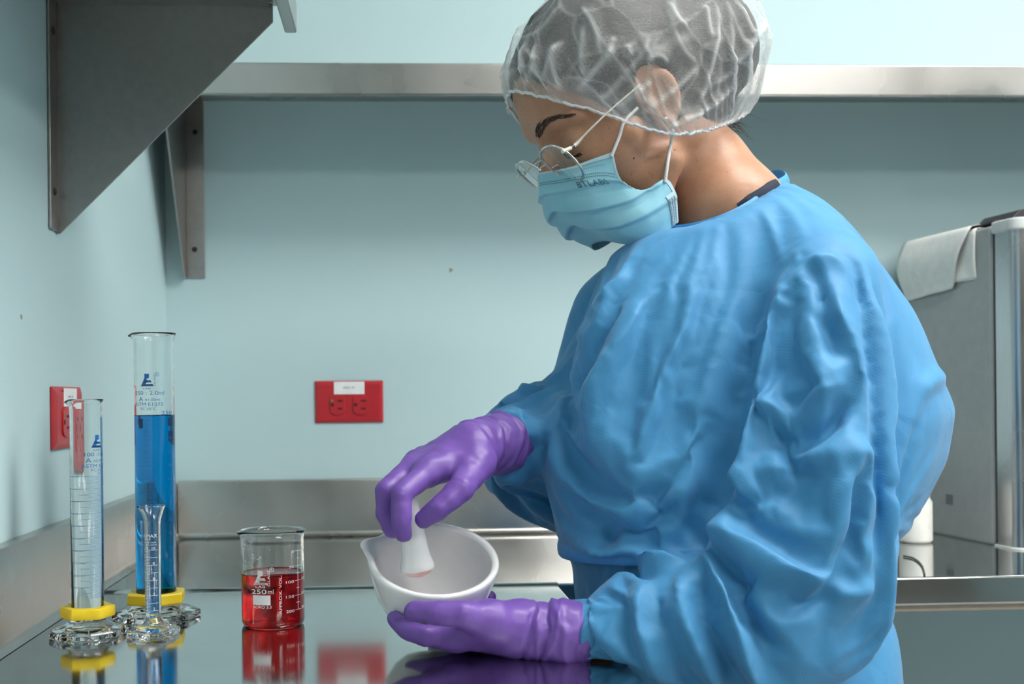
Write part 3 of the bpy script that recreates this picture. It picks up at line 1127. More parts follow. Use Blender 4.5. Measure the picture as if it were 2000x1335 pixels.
def worley(P, cell, seed=0, k=2):
    """distances to the two nearest feature points of a jittered lattice, in units of the cell"""
    G = P / cell
    B = np.floor(G).astype(np.int64)
    f1 = np.full(len(P), 9.0)
    f2 = np.full(len(P), 9.0)
    hv = np.zeros(len(P))
    for dx in (-1, 0, 1):
        for dy in (-1, 0, 1):
            for dz in (-1, 0, 1):
                C = B + np.array([dx, dy, dz])
                h = (C[:, 0] * 73856093) ^ (C[:, 1] * 19349663) ^ (C[:, 2] * 83492791) ^ (seed * 2654435761 & 0x7fffffff)
                h = (h ^ (h >> 13)) * 1274126177 & 0xffffffff
                r = np.stack([(h & 1023), (h >> 10) & 1023, (h >> 20) & 1023], -1) / 1023.0
                d = vlen(C + 0.1 + 0.8 * r - G)
                nw = d < f1
                f2 = np.where(nw, f1, np.minimum(f2, d))
                hv = np.where(nw, r[:, 0], hv)
                f1 = np.where(nw, d, f1)
    return f1, f2, hv


def vnoise(P, cell, seed=0):
    """smooth value noise in -1..1"""
    G = P / cell
    B = np.floor(G).astype(np.int64)
    t = G - B
    t = t * t * (3 - 2 * t)
    out = np.zeros(len(P))
    for dx in (0, 1):
        for dy in (0, 1):
            for dz in (0, 1):
                C = B + np.array([dx, dy, dz])
                h = (C[:, 0] * 73856093) ^ (C[:, 1] * 19349663) ^ (C[:, 2] * 83492791) ^ (seed * 2654435761 & 0x7fffffff)
                h = (h ^ (h >> 13)) * 1274126177 & 0xffffffff
                v = ((h >> 8) & 4095) / 2047.5 - 1
                out += v * (t[:, 0] if dx else 1 - t[:, 0]) * (t[:, 1] if dy else 1 - t[:, 1]) * (t[:, 2] if dz else 1 - t[:, 2])
    return out


def seg_dist(V, pts):
    """distance to a polyline, and the parameter 0..1 along it"""
    best = np.full(len(V), 9.0)
    par = np.zeros(len(V))
    n = len(pts) - 1
    for i in range(n):
        a, b = pts[i], pts[i + 1]
        ab = b - a
        t = np.clip(((V - a) @ ab) / (ab @ ab + 1e-12), 0, 1)
        d = vlen(V - (a + t[:, None] * ab))
        m = d < best
        best = np.where(m, d, best)
        par = np.where(m, (i + t) / n, par)
    return best, par


from mathutils.bvhtree import BVHTree


def hit(bvh, px, py):
    d = Vector(ray(px, py)).normalized()
    h = bvh.ray_cast(Vector(CAM), d)
    if h[0] is None:
        h = bvh.find_nearest(Vector(CAM) + d * 1.08)
    return np.array(h[0]), np.array(h[1])


# ---------------------------------------------------------------- figure materials
def skin_mat():
    m, nt, b = new_mat('tan_skin')
    setin(b, rough=0.42, sss=0.12, sss_scale=0.004, spec=0.4)
    b.inputs['Subsurface Radius'].default_value = (1.0, 0.35, 0.2)
    n = noise(nt, 55, 4, 0.6)
    c1 = ramp(nt, n, [(0.3, (0.45, 0.225, 0.135)), (0.7, (0.54, 0.285, 0.175))])
    n3 = noise(nt, 420, 2, 0.5)
    spots = ramp(nt, n3, [(0.30, (0.62, 0.55, 0.5)), (0.36, (1, 1, 1))])
    mx = nt.nodes.new('ShaderNodeMix')
    mx.data_type = 'RGBA'
    mx.blend_type = 'MULTIPLY'
    mx.inputs[0].default_value = 0.5
    nt.links.new(c1, mx.inputs[6])
    nt.links.new(spots, mx.inputs[7])
    nt.links.new(mx.outputs[2], b.inputs['Base Color'])
    n2 = noise(nt, 900, 2)
    bump(nt, b, n2, 0.08, 0.0005)
    return m
M['skin'] = skin_mat()


def gown_mat():
    m, nt, b = new_mat('blue_nonwoven_gown')
    setin(b, rough=0.55, spec=0.35, sheen=0.15)
    tc = nt.nodes.new('ShaderNodeTexCoord')
    n = noise(nt, 16, 4, 0.6)
    nt.links.new(ramp(nt, n, [(0.3, (0.050, 0.255, 0.51)), (0.7, (0.068, 0.300, 0.57))]), b.inputs['Base Color'])
    # embossed weave
    w1 = nt.nodes.new('ShaderNodeTexWave')
    w1.inputs['Scale'].default_value = 170
    w1.wave_type = 'BANDS'
    w1.bands_direction = 'DIAGONAL'
    nt.links.new(tc.outputs['Object'], w1.inputs['Vector'])
    fine = noise(nt, 1400, 2)
    b1 = bump(nt, b, w1.outputs[1], 0.05, 0.0006)
    # crumpled facets
    vo = nt.nodes.new('ShaderNodeTexVoronoi')
    vo.feature = 'DISTANCE_TO_EDGE'
    vo.inputs['Scale'].default_value = 20
    wn = nt.nodes.new('ShaderNodeTexNoise')
    wn.inputs['Scale'].default_value = 9
    nt.links.new(tc.outputs['Object'], wn.inputs['Vector'])
    dn = nt.nodes.new('ShaderNodeMapping')
    av = nt.nodes.new('ShaderNodeVectorMath')
    av.operation = 'MULTIPLY_ADD'
    av.inputs[1].default_value = (0.10, 0.10, 0.10)
    nt.links.new(wn.outputs[1], av.inputs[0])
    nt.links.new(tc.outputs['Object'], av.inputs[2])
    nt.links.new(av.outputs[0], dn.inputs[0])
    nt.links.new(dn.outputs[0], vo.inputs['Vector'])
    b2 = bump(nt, b, vo.outputs[0], 0.16, 0.010, b1)
    bump(nt, b, fine, 0.12, 0.0005, b2)
    return m
M['gown'] = gown_mat()
M['gown_trim'] = plain('blue_gown_binding', (0.07, 0.33, 0.70), 0.6)


def glove_mat():
    m, nt, b = new_mat('purple_nitrile')
    setin(b, rough=0.40, spec=0.4)
    n = noise(nt, 30, 4, 0.6)
    nt.links.new(ramp(nt, n, [(0.3, (0.155, 0.075, 0.36)), (0.7, (0.195, 0.10, 0.43))]), b.inputs['Base Color'])
    n2 = noise(nt, 500, 2)
    bump(nt, b, n2, 0.12, 0.0005)
    return m
M['glove'] = glove_mat()
def hair_mat():
    m, nt, b = new_mat('dark_brown_hair')
    setin(b, rough=0.45, spec=0.4)
    n = noise(nt, 90, 4, 0.6, stretch=(1, 6, 6))
    nt.links.new(ramp(nt, n, [(0.3, (0.008, 0.0065, 0.006)), (0.7, (0.035, 0.027, 0.022))]), b.inputs['Base Color'])
    bump(nt, b, n, 0.6, 0.002)
    return m
M['hair'] = hair_mat()
M['brow'] = plain('dark_brow', (0.055, 0.032, 0.023), 0.6)
M['navy'] = plain('navy_scrubs', (0.012, 0.02, 0.045), 0.8)


def mask_mat():
    m, nt, b = new_mat('light_blue_mask')
    setin(b, rough=0.6, spec=0.3, sheen=0.1)
    n = noise(nt, 40, 3)
    nt.links.new(ramp(nt, n, [(0.3, (0.27, 0.59, 0.72)), (0.7, (0.32, 0.64, 0.76))]), b.inputs['Base Color'])
    n2 = noise(nt, 900, 2)
    bump(nt, b, n2, 0.2, 0.0004)
    return m
M['mask'] = mask_mat()
M['mask_edge'] = plain('pale_mask_binding', (0.55, 0.76, 0.85), 0.6)
M['loop'] = plain('white_elastic', (0.82, 0.84, 0.84), 0.7)
M['weld'] = plain('dark_weld_mark', (0.05, 0.13, 0.19), 0.6)
M['cream'] = plain('cream_metal', (0.78, 0.74, 0.62), 0.3, 0.2)
M['chrome'] = steel('silver_wire', (0.72, 0.71, 0.69), 0.15, (1, 1, 1), 0.0)


def cap_mat():
    """thin spun fabric: part of the light passes between the fibres; doubled fabric in the pleats passes less"""
    m, nt, b = new_mat('sheer_white_spunbond')
    nt.nodes.remove(b)
    out = nt.nodes['Material Output']
    df = nt.nodes.new('ShaderNodeBsdfDiffuse')
    df.inputs[0].default_value = (0.86, 0.88, 0.88, 1)
    tl = nt.nodes.new('ShaderNodeBsdfTranslucent')
    tl.inputs[0].default_value = (0.86, 0.88, 0.88, 1)
    mx = nt.nodes.new('ShaderNodeMixShader')
    mx.inputs[0].default_value = 0.4
    nt.links.new(df.outputs[0], mx.inputs[1])
    nt.links.new(tl.outputs[0], mx.inputs[2])
    tr = nt.nodes.new('ShaderNodeBsdfTransparent')
    at = nt.nodes.new('ShaderNodeAttribute')
    at.attribute_name = 'cloth_layers'
    n = noise(nt, 420, 4, 0.7, stretch=(1, 2.2, 1))
    ad = nt.nodes.new('ShaderNodeMath')
    ad.operation = 'MULTIPLY_ADD'
    nt.links.new(n, ad.inputs[0])
    ad.inputs[1].default_value = 0.36
    nt.links.new(at.outputs['Fac'], ad.inputs[2])
    ad.use_clamp = True
    m2 = nt.nodes.new('ShaderNodeMixShader')
    nt.links.new(ad.outputs[0], m2.inputs[0])
    nt.links.new(tr.outputs[0], m2.inputs[1])
    nt.links.new(mx.outputs[0], m2.inputs[2])
    nt.links.new(m2.outputs[0], out.inputs[0])
    return m
M['cap'] = cap_mat()

# ---------------------------------------------------------------- head frame
H_YAW, H_PITCH = math.radians(14), math.radians(32)
_Fh = np.array([-math.cos(H_YAW), -math.sin(H_YAW), 0.0])
HF = math.cos(H_PITCH) * _Fh - math.sin(H_PITCH) * _u0
HU = math.sin(H_PITCH) * _Fh + math.cos(H_PITCH) * _u0
HL = np.cross(_u0, _Fh)
HO = atY(1278, 214, 1.085) - 0.068 * HL
HM = np.stack([HF, HL, HU])          # rows: local axes


def to_head(P):
    return (P - HO.astype(np.float32)) @ HM.T.astype(np.float32)


def from_head(p):
    return HO + np.asarray(p, float) @ HM


def head_at(px, py, l):
    """point seen at a pixel on the head's own plane at lateral offset l"""
    d = ray(px, py)
    t = ((HO + l * HL - CAM) @ HL) / (d @ HL)
    return CAM + d * t


def head_sdf(P):
    p = to_head(P).astype(np.float32)
    p = p.copy()
    sl = p[..., 1]
    q = p.copy()
    q[..., 1] = np.abs(sl)
    d = ellipsoid(q, (-0.014, 0, 0.050), (0.099, 0.073, 0.086))
    d = smin(d, ellipsoid(q, (0.030, 0, 0.066), (0.058, 0.058, 0.044)), 0.02)
    d = smin(d, ellipsoid(q, (0.036, 0, -0.013), (0.050, 0.059, 0.066)), 0.022)
    d = smin(d, chain(q, [(0.002, 0.047, -0.052), (0.030, 0.036, -0.078), (0.062, 0.0, -0.080)], [0.015, 0.014, 0.014]), 0.022)
    d = smin(d, cone(q, (0.058, 0.038, -0.010), (0.030, 0.054, -0.006), 0.018, 0.014), 0.018)
    d = smin(d, chain(q, [(0.082, 0.0, 0.040), (0.079, 0.022, 0.042), (0.064, 0.046, 0.036)], [0.0085, 0.0085, 0.0075]), 0.014)
    d = smax(d, -ellipsoid(q, (0.094, 0.031, 0.016), (0.017, 0.0175, 0.0135)), 0.010)
    d = smin(d, ellipsoid(q, (0.0715, 0.032, 0.015), (0.0125, 0.0155, 0.0120)), 0.003)
    d = smin(d, chain(q, [(0.082, 0, 0.026), (0.094, 0, 0.006), (0.104, 0, -0.012)], [0.0075, 0.0080, 0.0095]), 0.010)
    d = smin(d, ellipsoid(q, (0.094, 0.010, -0.016), (0.011, 0.007, 0.008)), 0.006)
    d = smin(d, cone(q, (0.090, 0, -0.042), (0.084, 0.018, -0.045), 0.0065, 0.004), 0.007)
    d = smin(d, cone(q, (0.088, 0, -0.052), (0.082, 0.016, -0.050), 0.0070, 0.004), 0.006)
    # ears
    c, s = math.cos(0.30), math.sin(0.30)
    ef, eu = q[..., 0] + 0.012, q[..., 2] - 0.006
    e_ = np.stack([ef * c + eu * s, q[..., 1] - 0.072 - 0.28 * (-(ef)), -ef * s + eu * c], -1)
    ear = ellipsoid(e_, (0, 0, 0), (0.0175, 0.0070, 0.0290))
    ear = smax(ear, -ellipsoid(e_, (0.002, 0.0085, 0.000), (0.0115, 0.0100, 0.0200)), 0.003)
    ear = smin(ear, ellipsoid(e_, (0.011, 0.001, -0.007), (0.005, 0.0045, 0.007)), 0.004)
    ear = smin(ear, ellipsoid(e_, (0.003, 0.0015, -0.026), (0.0085, 0.0045, 0.0085)), 0.004)
    d = smin(d, ear, 0.005)
    return d


# ---------------------------------------------------------------- skeleton of the pose
COLLAR = [(1258, 466, 1.135), (1300, 449, 1.112), (1360, 440, 1.086), (1420, 421, 1.076), (1470, 394, 1.083), (1510, 363, 1.11), (1536, 345, 1.155), (1510, 338, 1.21), (1420, 372, 1.235), (1320, 420, 1.215), (1268, 458, 1.175)]
COLLAR = np.array([atY(*p) for p in COLLAR])
c_mid = COLLAR.mean(0)
_u_, _s_, _vt = np.linalg.svd(COLLAR - c_mid)
c_nrm = _vt[2] if _vt[2][2] > 0 else -_vt[2]

SH_N = atY(1600, 560, 1.025)
SL_N = [SH_N, atY(1592, 690, 1.0), atY(1586, 830, 0.985), atY(1600, 980, 0.965), atY(1606, 1110, 0.955), atY(1500, 1185, 0.955), atY(1330, 1215, 0.965), atY(1170, 1238, 0.985)]
RL_N = [0.066, 0.078, 0.090, 0.089, 0.078, 0.070, 0.058, 0.036]
SH_F = atY(1215, 620, 1.25)
SL_F = [SH_F, atY(1190, 780, 1.29), atY(1130, 870, 1.28), atY(1042, 850, 1.21), atY(1008, 860, 1.13)]
RL_F = [0.068, 0.074, 0.079, 0.078, 0.042]

# torso sections: pixel row, left and right outline, half breadth across the shoulders
LT = np.array([0.42, -0.907])
FT = np.array([-0.907, -0.42])
YT = 1.125
SEC = [(330, 1390, 1500, 0.05), (360, 1330, 1546, 0.068), (400, 1330, 1588, 0.075), (450, 1275, 1648, 0.092), (485, 1200, 1692, 0.112), (520, 1128, 1730, 0.125), (600, 1080, 1795, 0.138), (700, 1052, 1848, 0.145), (800, 1042, 1898, 0.148),
       (900, 1044, 1874, 0.148), (970, 1060, 1832, 0.146), (1040, 1080, 1780, 0.144), (1075, 1104, 1716, 0.14), (1094, 1122, 1700, 0.136), (1115, 1124, 1704, 0.14), (1160, 1112, 1712, 0.145), (1210, 1150, 1725, 0.148), (1270, 1185, 1730, 0.15), (1335, 1188, 1738, 0.152), (1700, 1182, 1765, 0.165), (2050, 1175, 1780, 0.175)]
_sz, _sx, _sa, _sb = [], [], [], []
for (py, l, r_, a) in SEC:
    A0, B0 = atY(l, py, YT), atY(r_, py, YT)
    hx = (B0[0] - A0[0]) / 2
    _sz.append((A0[2] + B0[2]) / 2)
    _sx.append((A0[0] + B0[0]) / 2)
    _sa.append(a)
    _sb.append(math.sqrt(max(hx * hx - (LT[0] * a) ** 2, 0.0004)) / 0.907)
_o = np.argsort(_sz)
_sz, _sx, _sa, _sb = (np.array(v)[_o] for v in (_sz, _sx, _sa, _sb))
print('gown bottom', _sz[0])


def torso_sdf(P, shrink=0.0):
    z = P[..., 2]
    cx = np.interp(z, _sz, _sx)
    a = np.interp(z, _sz, _sa) - shrink
    b = np.interp(z, _sz, _sb) - shrink
    dx, dy = P[..., 0] - cx, P[..., 1] - YT
    l = (dx * LT[0] + dy * LT[1]) / np.maximum(a, 0.01)
    f = (dx * FT[0] + dy * FT[1]) / np.maximum(b, 0.01)
    d = (np.sqrt(l * l + f * f) - 1) * np.minimum(a, b)
    return np.maximum(d, np.maximum(z - _sz[-1], _sz[0] - z))


def gown_sdf(P):
    P = P.astype(np.float32)
    d = torso_sdf(P)
    # shoulder slopes
    nb = c_mid - 0.035 * c_nrm
    d = smin(d, chain(P, [nb + np.array([0.03, -0.02, -0.02]), SH_N + np.array([-0.01, 0.0, 0.0])], [0.060, 0.060]), 0.05)
    d = smin(d, chain(P, [nb + np.array([-0.01, 0.02, -0.02]), SH_F], [0.060, 0.060]), 0.05)
    d = smin(d, chain(P, SL_N, RL_N, 0.03), 0.010)
    d = smin(d, chain(P, SL_F, RL_F, 0.02), 0.012)
    # waist cord pinches the cloth
    h = (P - c_mid.astype(np.float32)) @ c_nrm.astype(np.float32)
    rad = vlen((P - c_mid.astype(np.float32)) - h[..., None] * c_nrm.astype(np.float32))
    hole = np.maximum(-h, rad - 0.100)
    d = np.maximum(d, -hole)
    return d


# hands: wrist, knuckles and fingertips of the hand that holds the pestle (far) and the hand under the mortar (near)
HF_W = [atY(1010, 866, 1.125), atY(975, 866, 1.100), atY(925, 872, 1.070)]
FAR = dict(
    index=([atY(836, 921, 1.030), atY(784, 965, 1.000), atY(784, 1012, 0.998), atY(788, 1043, 1.003)], [0.0120, 0.0096, 0.0092, 0.0078]),
    middle=([atY(808, 914, 1.050), atY(754, 956, 1.024), atY(753, 1004, 1.024), atY(766, 1035, 1.026)], [0.0120, 0.0098, 0.0093, 0.0078]),
    ring=([atY(812, 904, 1.072), atY(768, 945, 1.050), atY(770, 995, 1.046), atY(784, 1026, 1.044)], [0.0110, 0.0088, 0.0080, 0.0066]),
    pinky=([atY(826, 894, 1.092), atY(792, 930, 1.078), atY(790, 968, 1.070), atY(800, 995, 1.062)], [0.0100, 0.0080, 0.0072, 0.0062]),
    thumb=([atY(930, 905, 1.045), atY(900, 953, 1.010), atY(857, 992, 1.000), atY(828, 1014, 1.004)], [0.0165, 0.0122, 0.0104, 0.0084]))
HN_W = [atY(1150, 1239, 0.985), atY(1100, 1236, 0.985), atY(1020, 1229, 0.990)]
NEAR = dict(
    thumb=([atY(960, 1212, 0.972), atY(905, 1199, 0.958), atY(855, 1196, 0.960), atY(808, 1192, 0.970)], [0.0170, 0.0118, 0.0104, 0.0085]),
    index=([atY(888, 1240, 0.990), atY(830, 1241, 0.984), atY(794, 1229, 0.992), atY(770, 1207, 1.006)], [0.0130, 0.0098, 0.0088, 0.0072]),
    middle=([atY(895, 1238, 1.016), atY(840, 1236, 1.020), atY(806, 1222, 1.034), atY(792, 1196, 1.052)], [0.0125, 0.0092, 0.0085, 0.0070]),
    ring=([atY(905, 1230, 1.042), atY(868, 1224, 1.072), atY(850, 1200, 1.096), atY(850, 1172, 1.106)], [0.0120, 0.0088, 0.0080, 0.0066]),
    pinky=([atY(925, 1218, 1.058), atY(938, 1208, 1.090), atY(950, 1184, 1.104), atY(957, 1166, 1.104)], [0.0110, 0.0082, 0.0074, 0.0064]))


def hand_sdf(P, wrist, wr, fingers, palm_r, grow=0.0, k=0.010):
    P = P.astype(np.float32)
    d = chain(P, wrist, wr, 0.012)
    w = wrist[-1]
    for nm in ('index', 'middle', 'ring', 'pinky'):
        d = smin(d, cone(P, w, fingers[nm][0][0], palm_r, fingers[nm][1][0] * 1.05), 0.012)
    d = smin(d, cone(P, w, fingers['thumb'][0][0], palm_r, fingers['thumb'][1][0]), 0.012)
    # web of the hand
    d = smin(d, cone(P, fingers['thumb'][0][0], fingers['index'][0][0], fingers['thumb'][1][0] * 0.8, 0.009), 0.012)
    fd = None
    for nm, (pts, rad) in fingers.items():
        q = chain(P, pts, rad, 0.0015)
        fd = q if fd is None else smin(fd, q, 0.0012)
    d = smin(d, fd, 0.006)
    ax = wrist[0] - wrist[1]
    ax = ax / np.linalg.norm(ax)
    d = np.maximum(d, (P - np.asarray(wrist[0], np.float32)) @ ax.astype(np.float32))
    return d - grow


def far_hand(P, grow=0.0):
    return hand_sdf(P, HF_W, [0.0275, 0.0270, 0.0225], FAR, 0.019, grow)


def near_hand(P, grow=0.0):
    return hand_sdf(P, HN_W, [0.0275, 0.0265, 0.0228], NEAR, 0.0195, grow)


FOOT = [(0.36, 1.06), (0.36, 1.22)]


def body_sdf(P):
    P = P.astype(np.float32)
    d = boxed(P, head_sdf, HO - 0.16, HO + 0.16)
    nk = [from_head((-0.034, 0, -0.030)), from_head((-0.052, 0, -0.085)), c_mid - 0.01 * c_nrm + np.array([0.012, 0, 0]), c_mid - 0.09 * c_nrm]
    d = smin(d, chain(P, nk, [0.050, 0.0475, 0.0545, 0.075], 0.02), 0.016)
    d = smin(d, np.maximum(torso_sdf(P, 0.045), P[..., 2] - (c_mid[2] - 0.05)), 0.03)
    d = smin(d, chain(P, [c_mid - 0.07 * c_nrm, SH_N], [0.045, 0.045]), 0.03)
    d = smin(d, chain(P, [c_mid - 0.07 * c_nrm, SH_F], [0.045, 0.045]), 0.03)
    d = smin(d, chain(P, SL_N[:-1] + [HN_W[0]], [0.045, 0.042, 0.040, 0.038, 0.036, 0.036, 0.034, 0.022], 0.02), 0.02)
    d = smin(d, chain(P, SL_F[:-1] + [HF_W[0]], [0.045, 0.042, 0.038, 0.034, 0.022], 0.02), 0.02)
    d = smin(d, boxed(P, lambda p: near_hand(p, -0.003), *bounds([p for f in NEAR.values() for p in f[0]] + HN_W, 0.03)), 0.006)
    d = smin(d, boxed(P, lambda p: far_hand(p, -0.003), *bounds([p for f in FAR.values() for p in f[0]] + HF_W, 0.03)), 0.006)
    for (x, y) in FOOT:
        d = smin(d, chain(P, [(x + 0.02, y, 0.62), (x + 0.015, y, 0.45), (x + 0.02, y, 0.09)], [0.075, 0.055, 0.036]), 0.03)
        d = smin(d, cone(P, (x + 0.03, y, 0.033), (x - 0.13, y - 0.03, 0.024), 0.032, 0.023), 0.02)
    return d


def spans(*segs):
    """non-uniform grid line positions: (start, end, step) segments"""
    out = []
    for a, b, h in segs:
        n = max(1, int(round((b - a) / h)))
        out += list(np.linspace(a, b, n, endpoint=False))
    out.append(segs[-1][1])
    return out


import time
_t0 = time.time()
hx0, hx1 = HO[0] - 0.13, HO[0] + 0.10
V, Q = surface_nets(body_sdf, spans((-0.03, hx0, 0.006), (hx0, hx1, 0.0028), (hx1, 0.66, 0.010)), spans((0.86, HO[1] - 0.10, 0.008), (HO[1] - 0.10, HO[1] + 0.10, 0.0028), (HO[1] + 0.10, 1.40, 0.009)),
                    spans((-0.01, 0.86, 0.018), (0.86, 1.10, 0.006), (1.10, HO[2] - 0.17, 0.010), (HO[2] - 0.17, HO[2] + 0.15, 0.0028)), smooth=2)
V[:, 2] = np.maximum(V[:, 2], 0.002)
print('body', len(V), time.time() - _t0)
person = mesh_obj('person', V, Q, M['skin'], None, smooth=True)
tag(person, 'person in blue gown, hair cap, face mask and purple gloves, bent over a mortar', 'person')
body_bvh = BVHTree.FromPolygons([tuple(v) for v in V], [tuple(q) for q in Q])
# ---------------------------------------------------------------- gown
SIM_FRAMES, BEND, GRAVITY = 26, 1.3, 0.7
CHEST_PIN, SLEEVE_PIN = 0.11, 0.05
CHEST_SLACK, SLEEVE_SLACK = 0.085, 0.20
FOLD_GAIN = 2.2
_t0 = time.time()
GV, GQ = surface_nets(gown_sdf, spans((0.05, 0.62, 0.0064)), spans((0.84, 1.12, 0.0064), (1.12, 1.42, 0.0095)), spans((_sz[0] - 0.03, 0.80, 0.03), (0.80, 1.42, 0.0064)), smooth=5)
# open the neck and the bottom hem
_h = (GV - c_mid) @ c_nrm
_r_ = vlen((GV - c_mid) - _h[:, None] * c_nrm)
lid = ((np.abs(_h) < 0.009) & (_r_ < 0.097) & (torso_sdf(GV.astype(np.float32)) < -0.010)) | ((GV[:, 2] < _sz[0] + 0.006) & (torso_sdf(np.stack([GV[:, 0], GV[:, 1], np.full(len(GV), _sz[0] + 0.01)], -1).astype(np.float32)) < -0.012))
GQ = GQ[~lid[GQ].any(1)]
keep = np.zeros(len(GV), bool)
keep[GQ.ravel()] = True
remap = np.cumsum(keep) - 1
GV, GQ = GV[keep], remap[GQ]
print('gown', len(GV), time.time() - _t0)
# draw the open neck edge on to the collar line
CL = catmull(np.vstack([COLLAR[-2:], COLLAR, COLLAR[:3]]), 600)
_e = np.sort(np.concatenate([GQ[:, [0, 1]], GQ[:, [1, 2]], GQ[:, [2, 3]], GQ[:, [3, 0]]]), 1)
_k, _c = np.unique(_e[:, 0] * 10 ** 7 + _e[:, 1], return_counts=True)
edge_v = np.unique(np.concatenate([_k[_c == 1] // 10 ** 7, _k[_c == 1] % 10 ** 7]))
edge_v = edge_v[GV[edge_v, 2] > 1.2]
tgt = np.array([CL[np.argmin(((CL - p) ** 2).sum(1))] for p in GV[edge_v]])
mv = tgt - GV[edge_v]
print('collar edge', len(edge_v), vlen(mv).max())
for i in range(len(GV)):
    if GV[i, 2] > 1.16:
        dd_ = ((GV[edge_v] - GV[i]) ** 2).sum(1)
        jn = np.argmin(dd_)
        if dd_[jn] < 0.035 ** 2 and i not in edge_v:
            GV[i] = GV[i] + mv[jn] * (1 - math.sqrt(dd_[jn]) / 0.035) ** 1.0
GV[edge_v] = tgt
GQ_all = GQ
GV = np.where((GV[:, 2] > 1.16)[:, None] & ~np.isin(np.arange(len(GV)), edge_v)[:, None], relax(GV, GQ, 2), GV)
gbvh = BVHTree.FromPolygons([tuple(v) for v in GV], [tuple(q) for q in GQ])
GN = normals(GV, GQ)


def fold_pts(pts, n=14):
    P = catmull(np.array(pts, float), n)
    return np.array([hit(gbvh, *p)[0] for p in P])


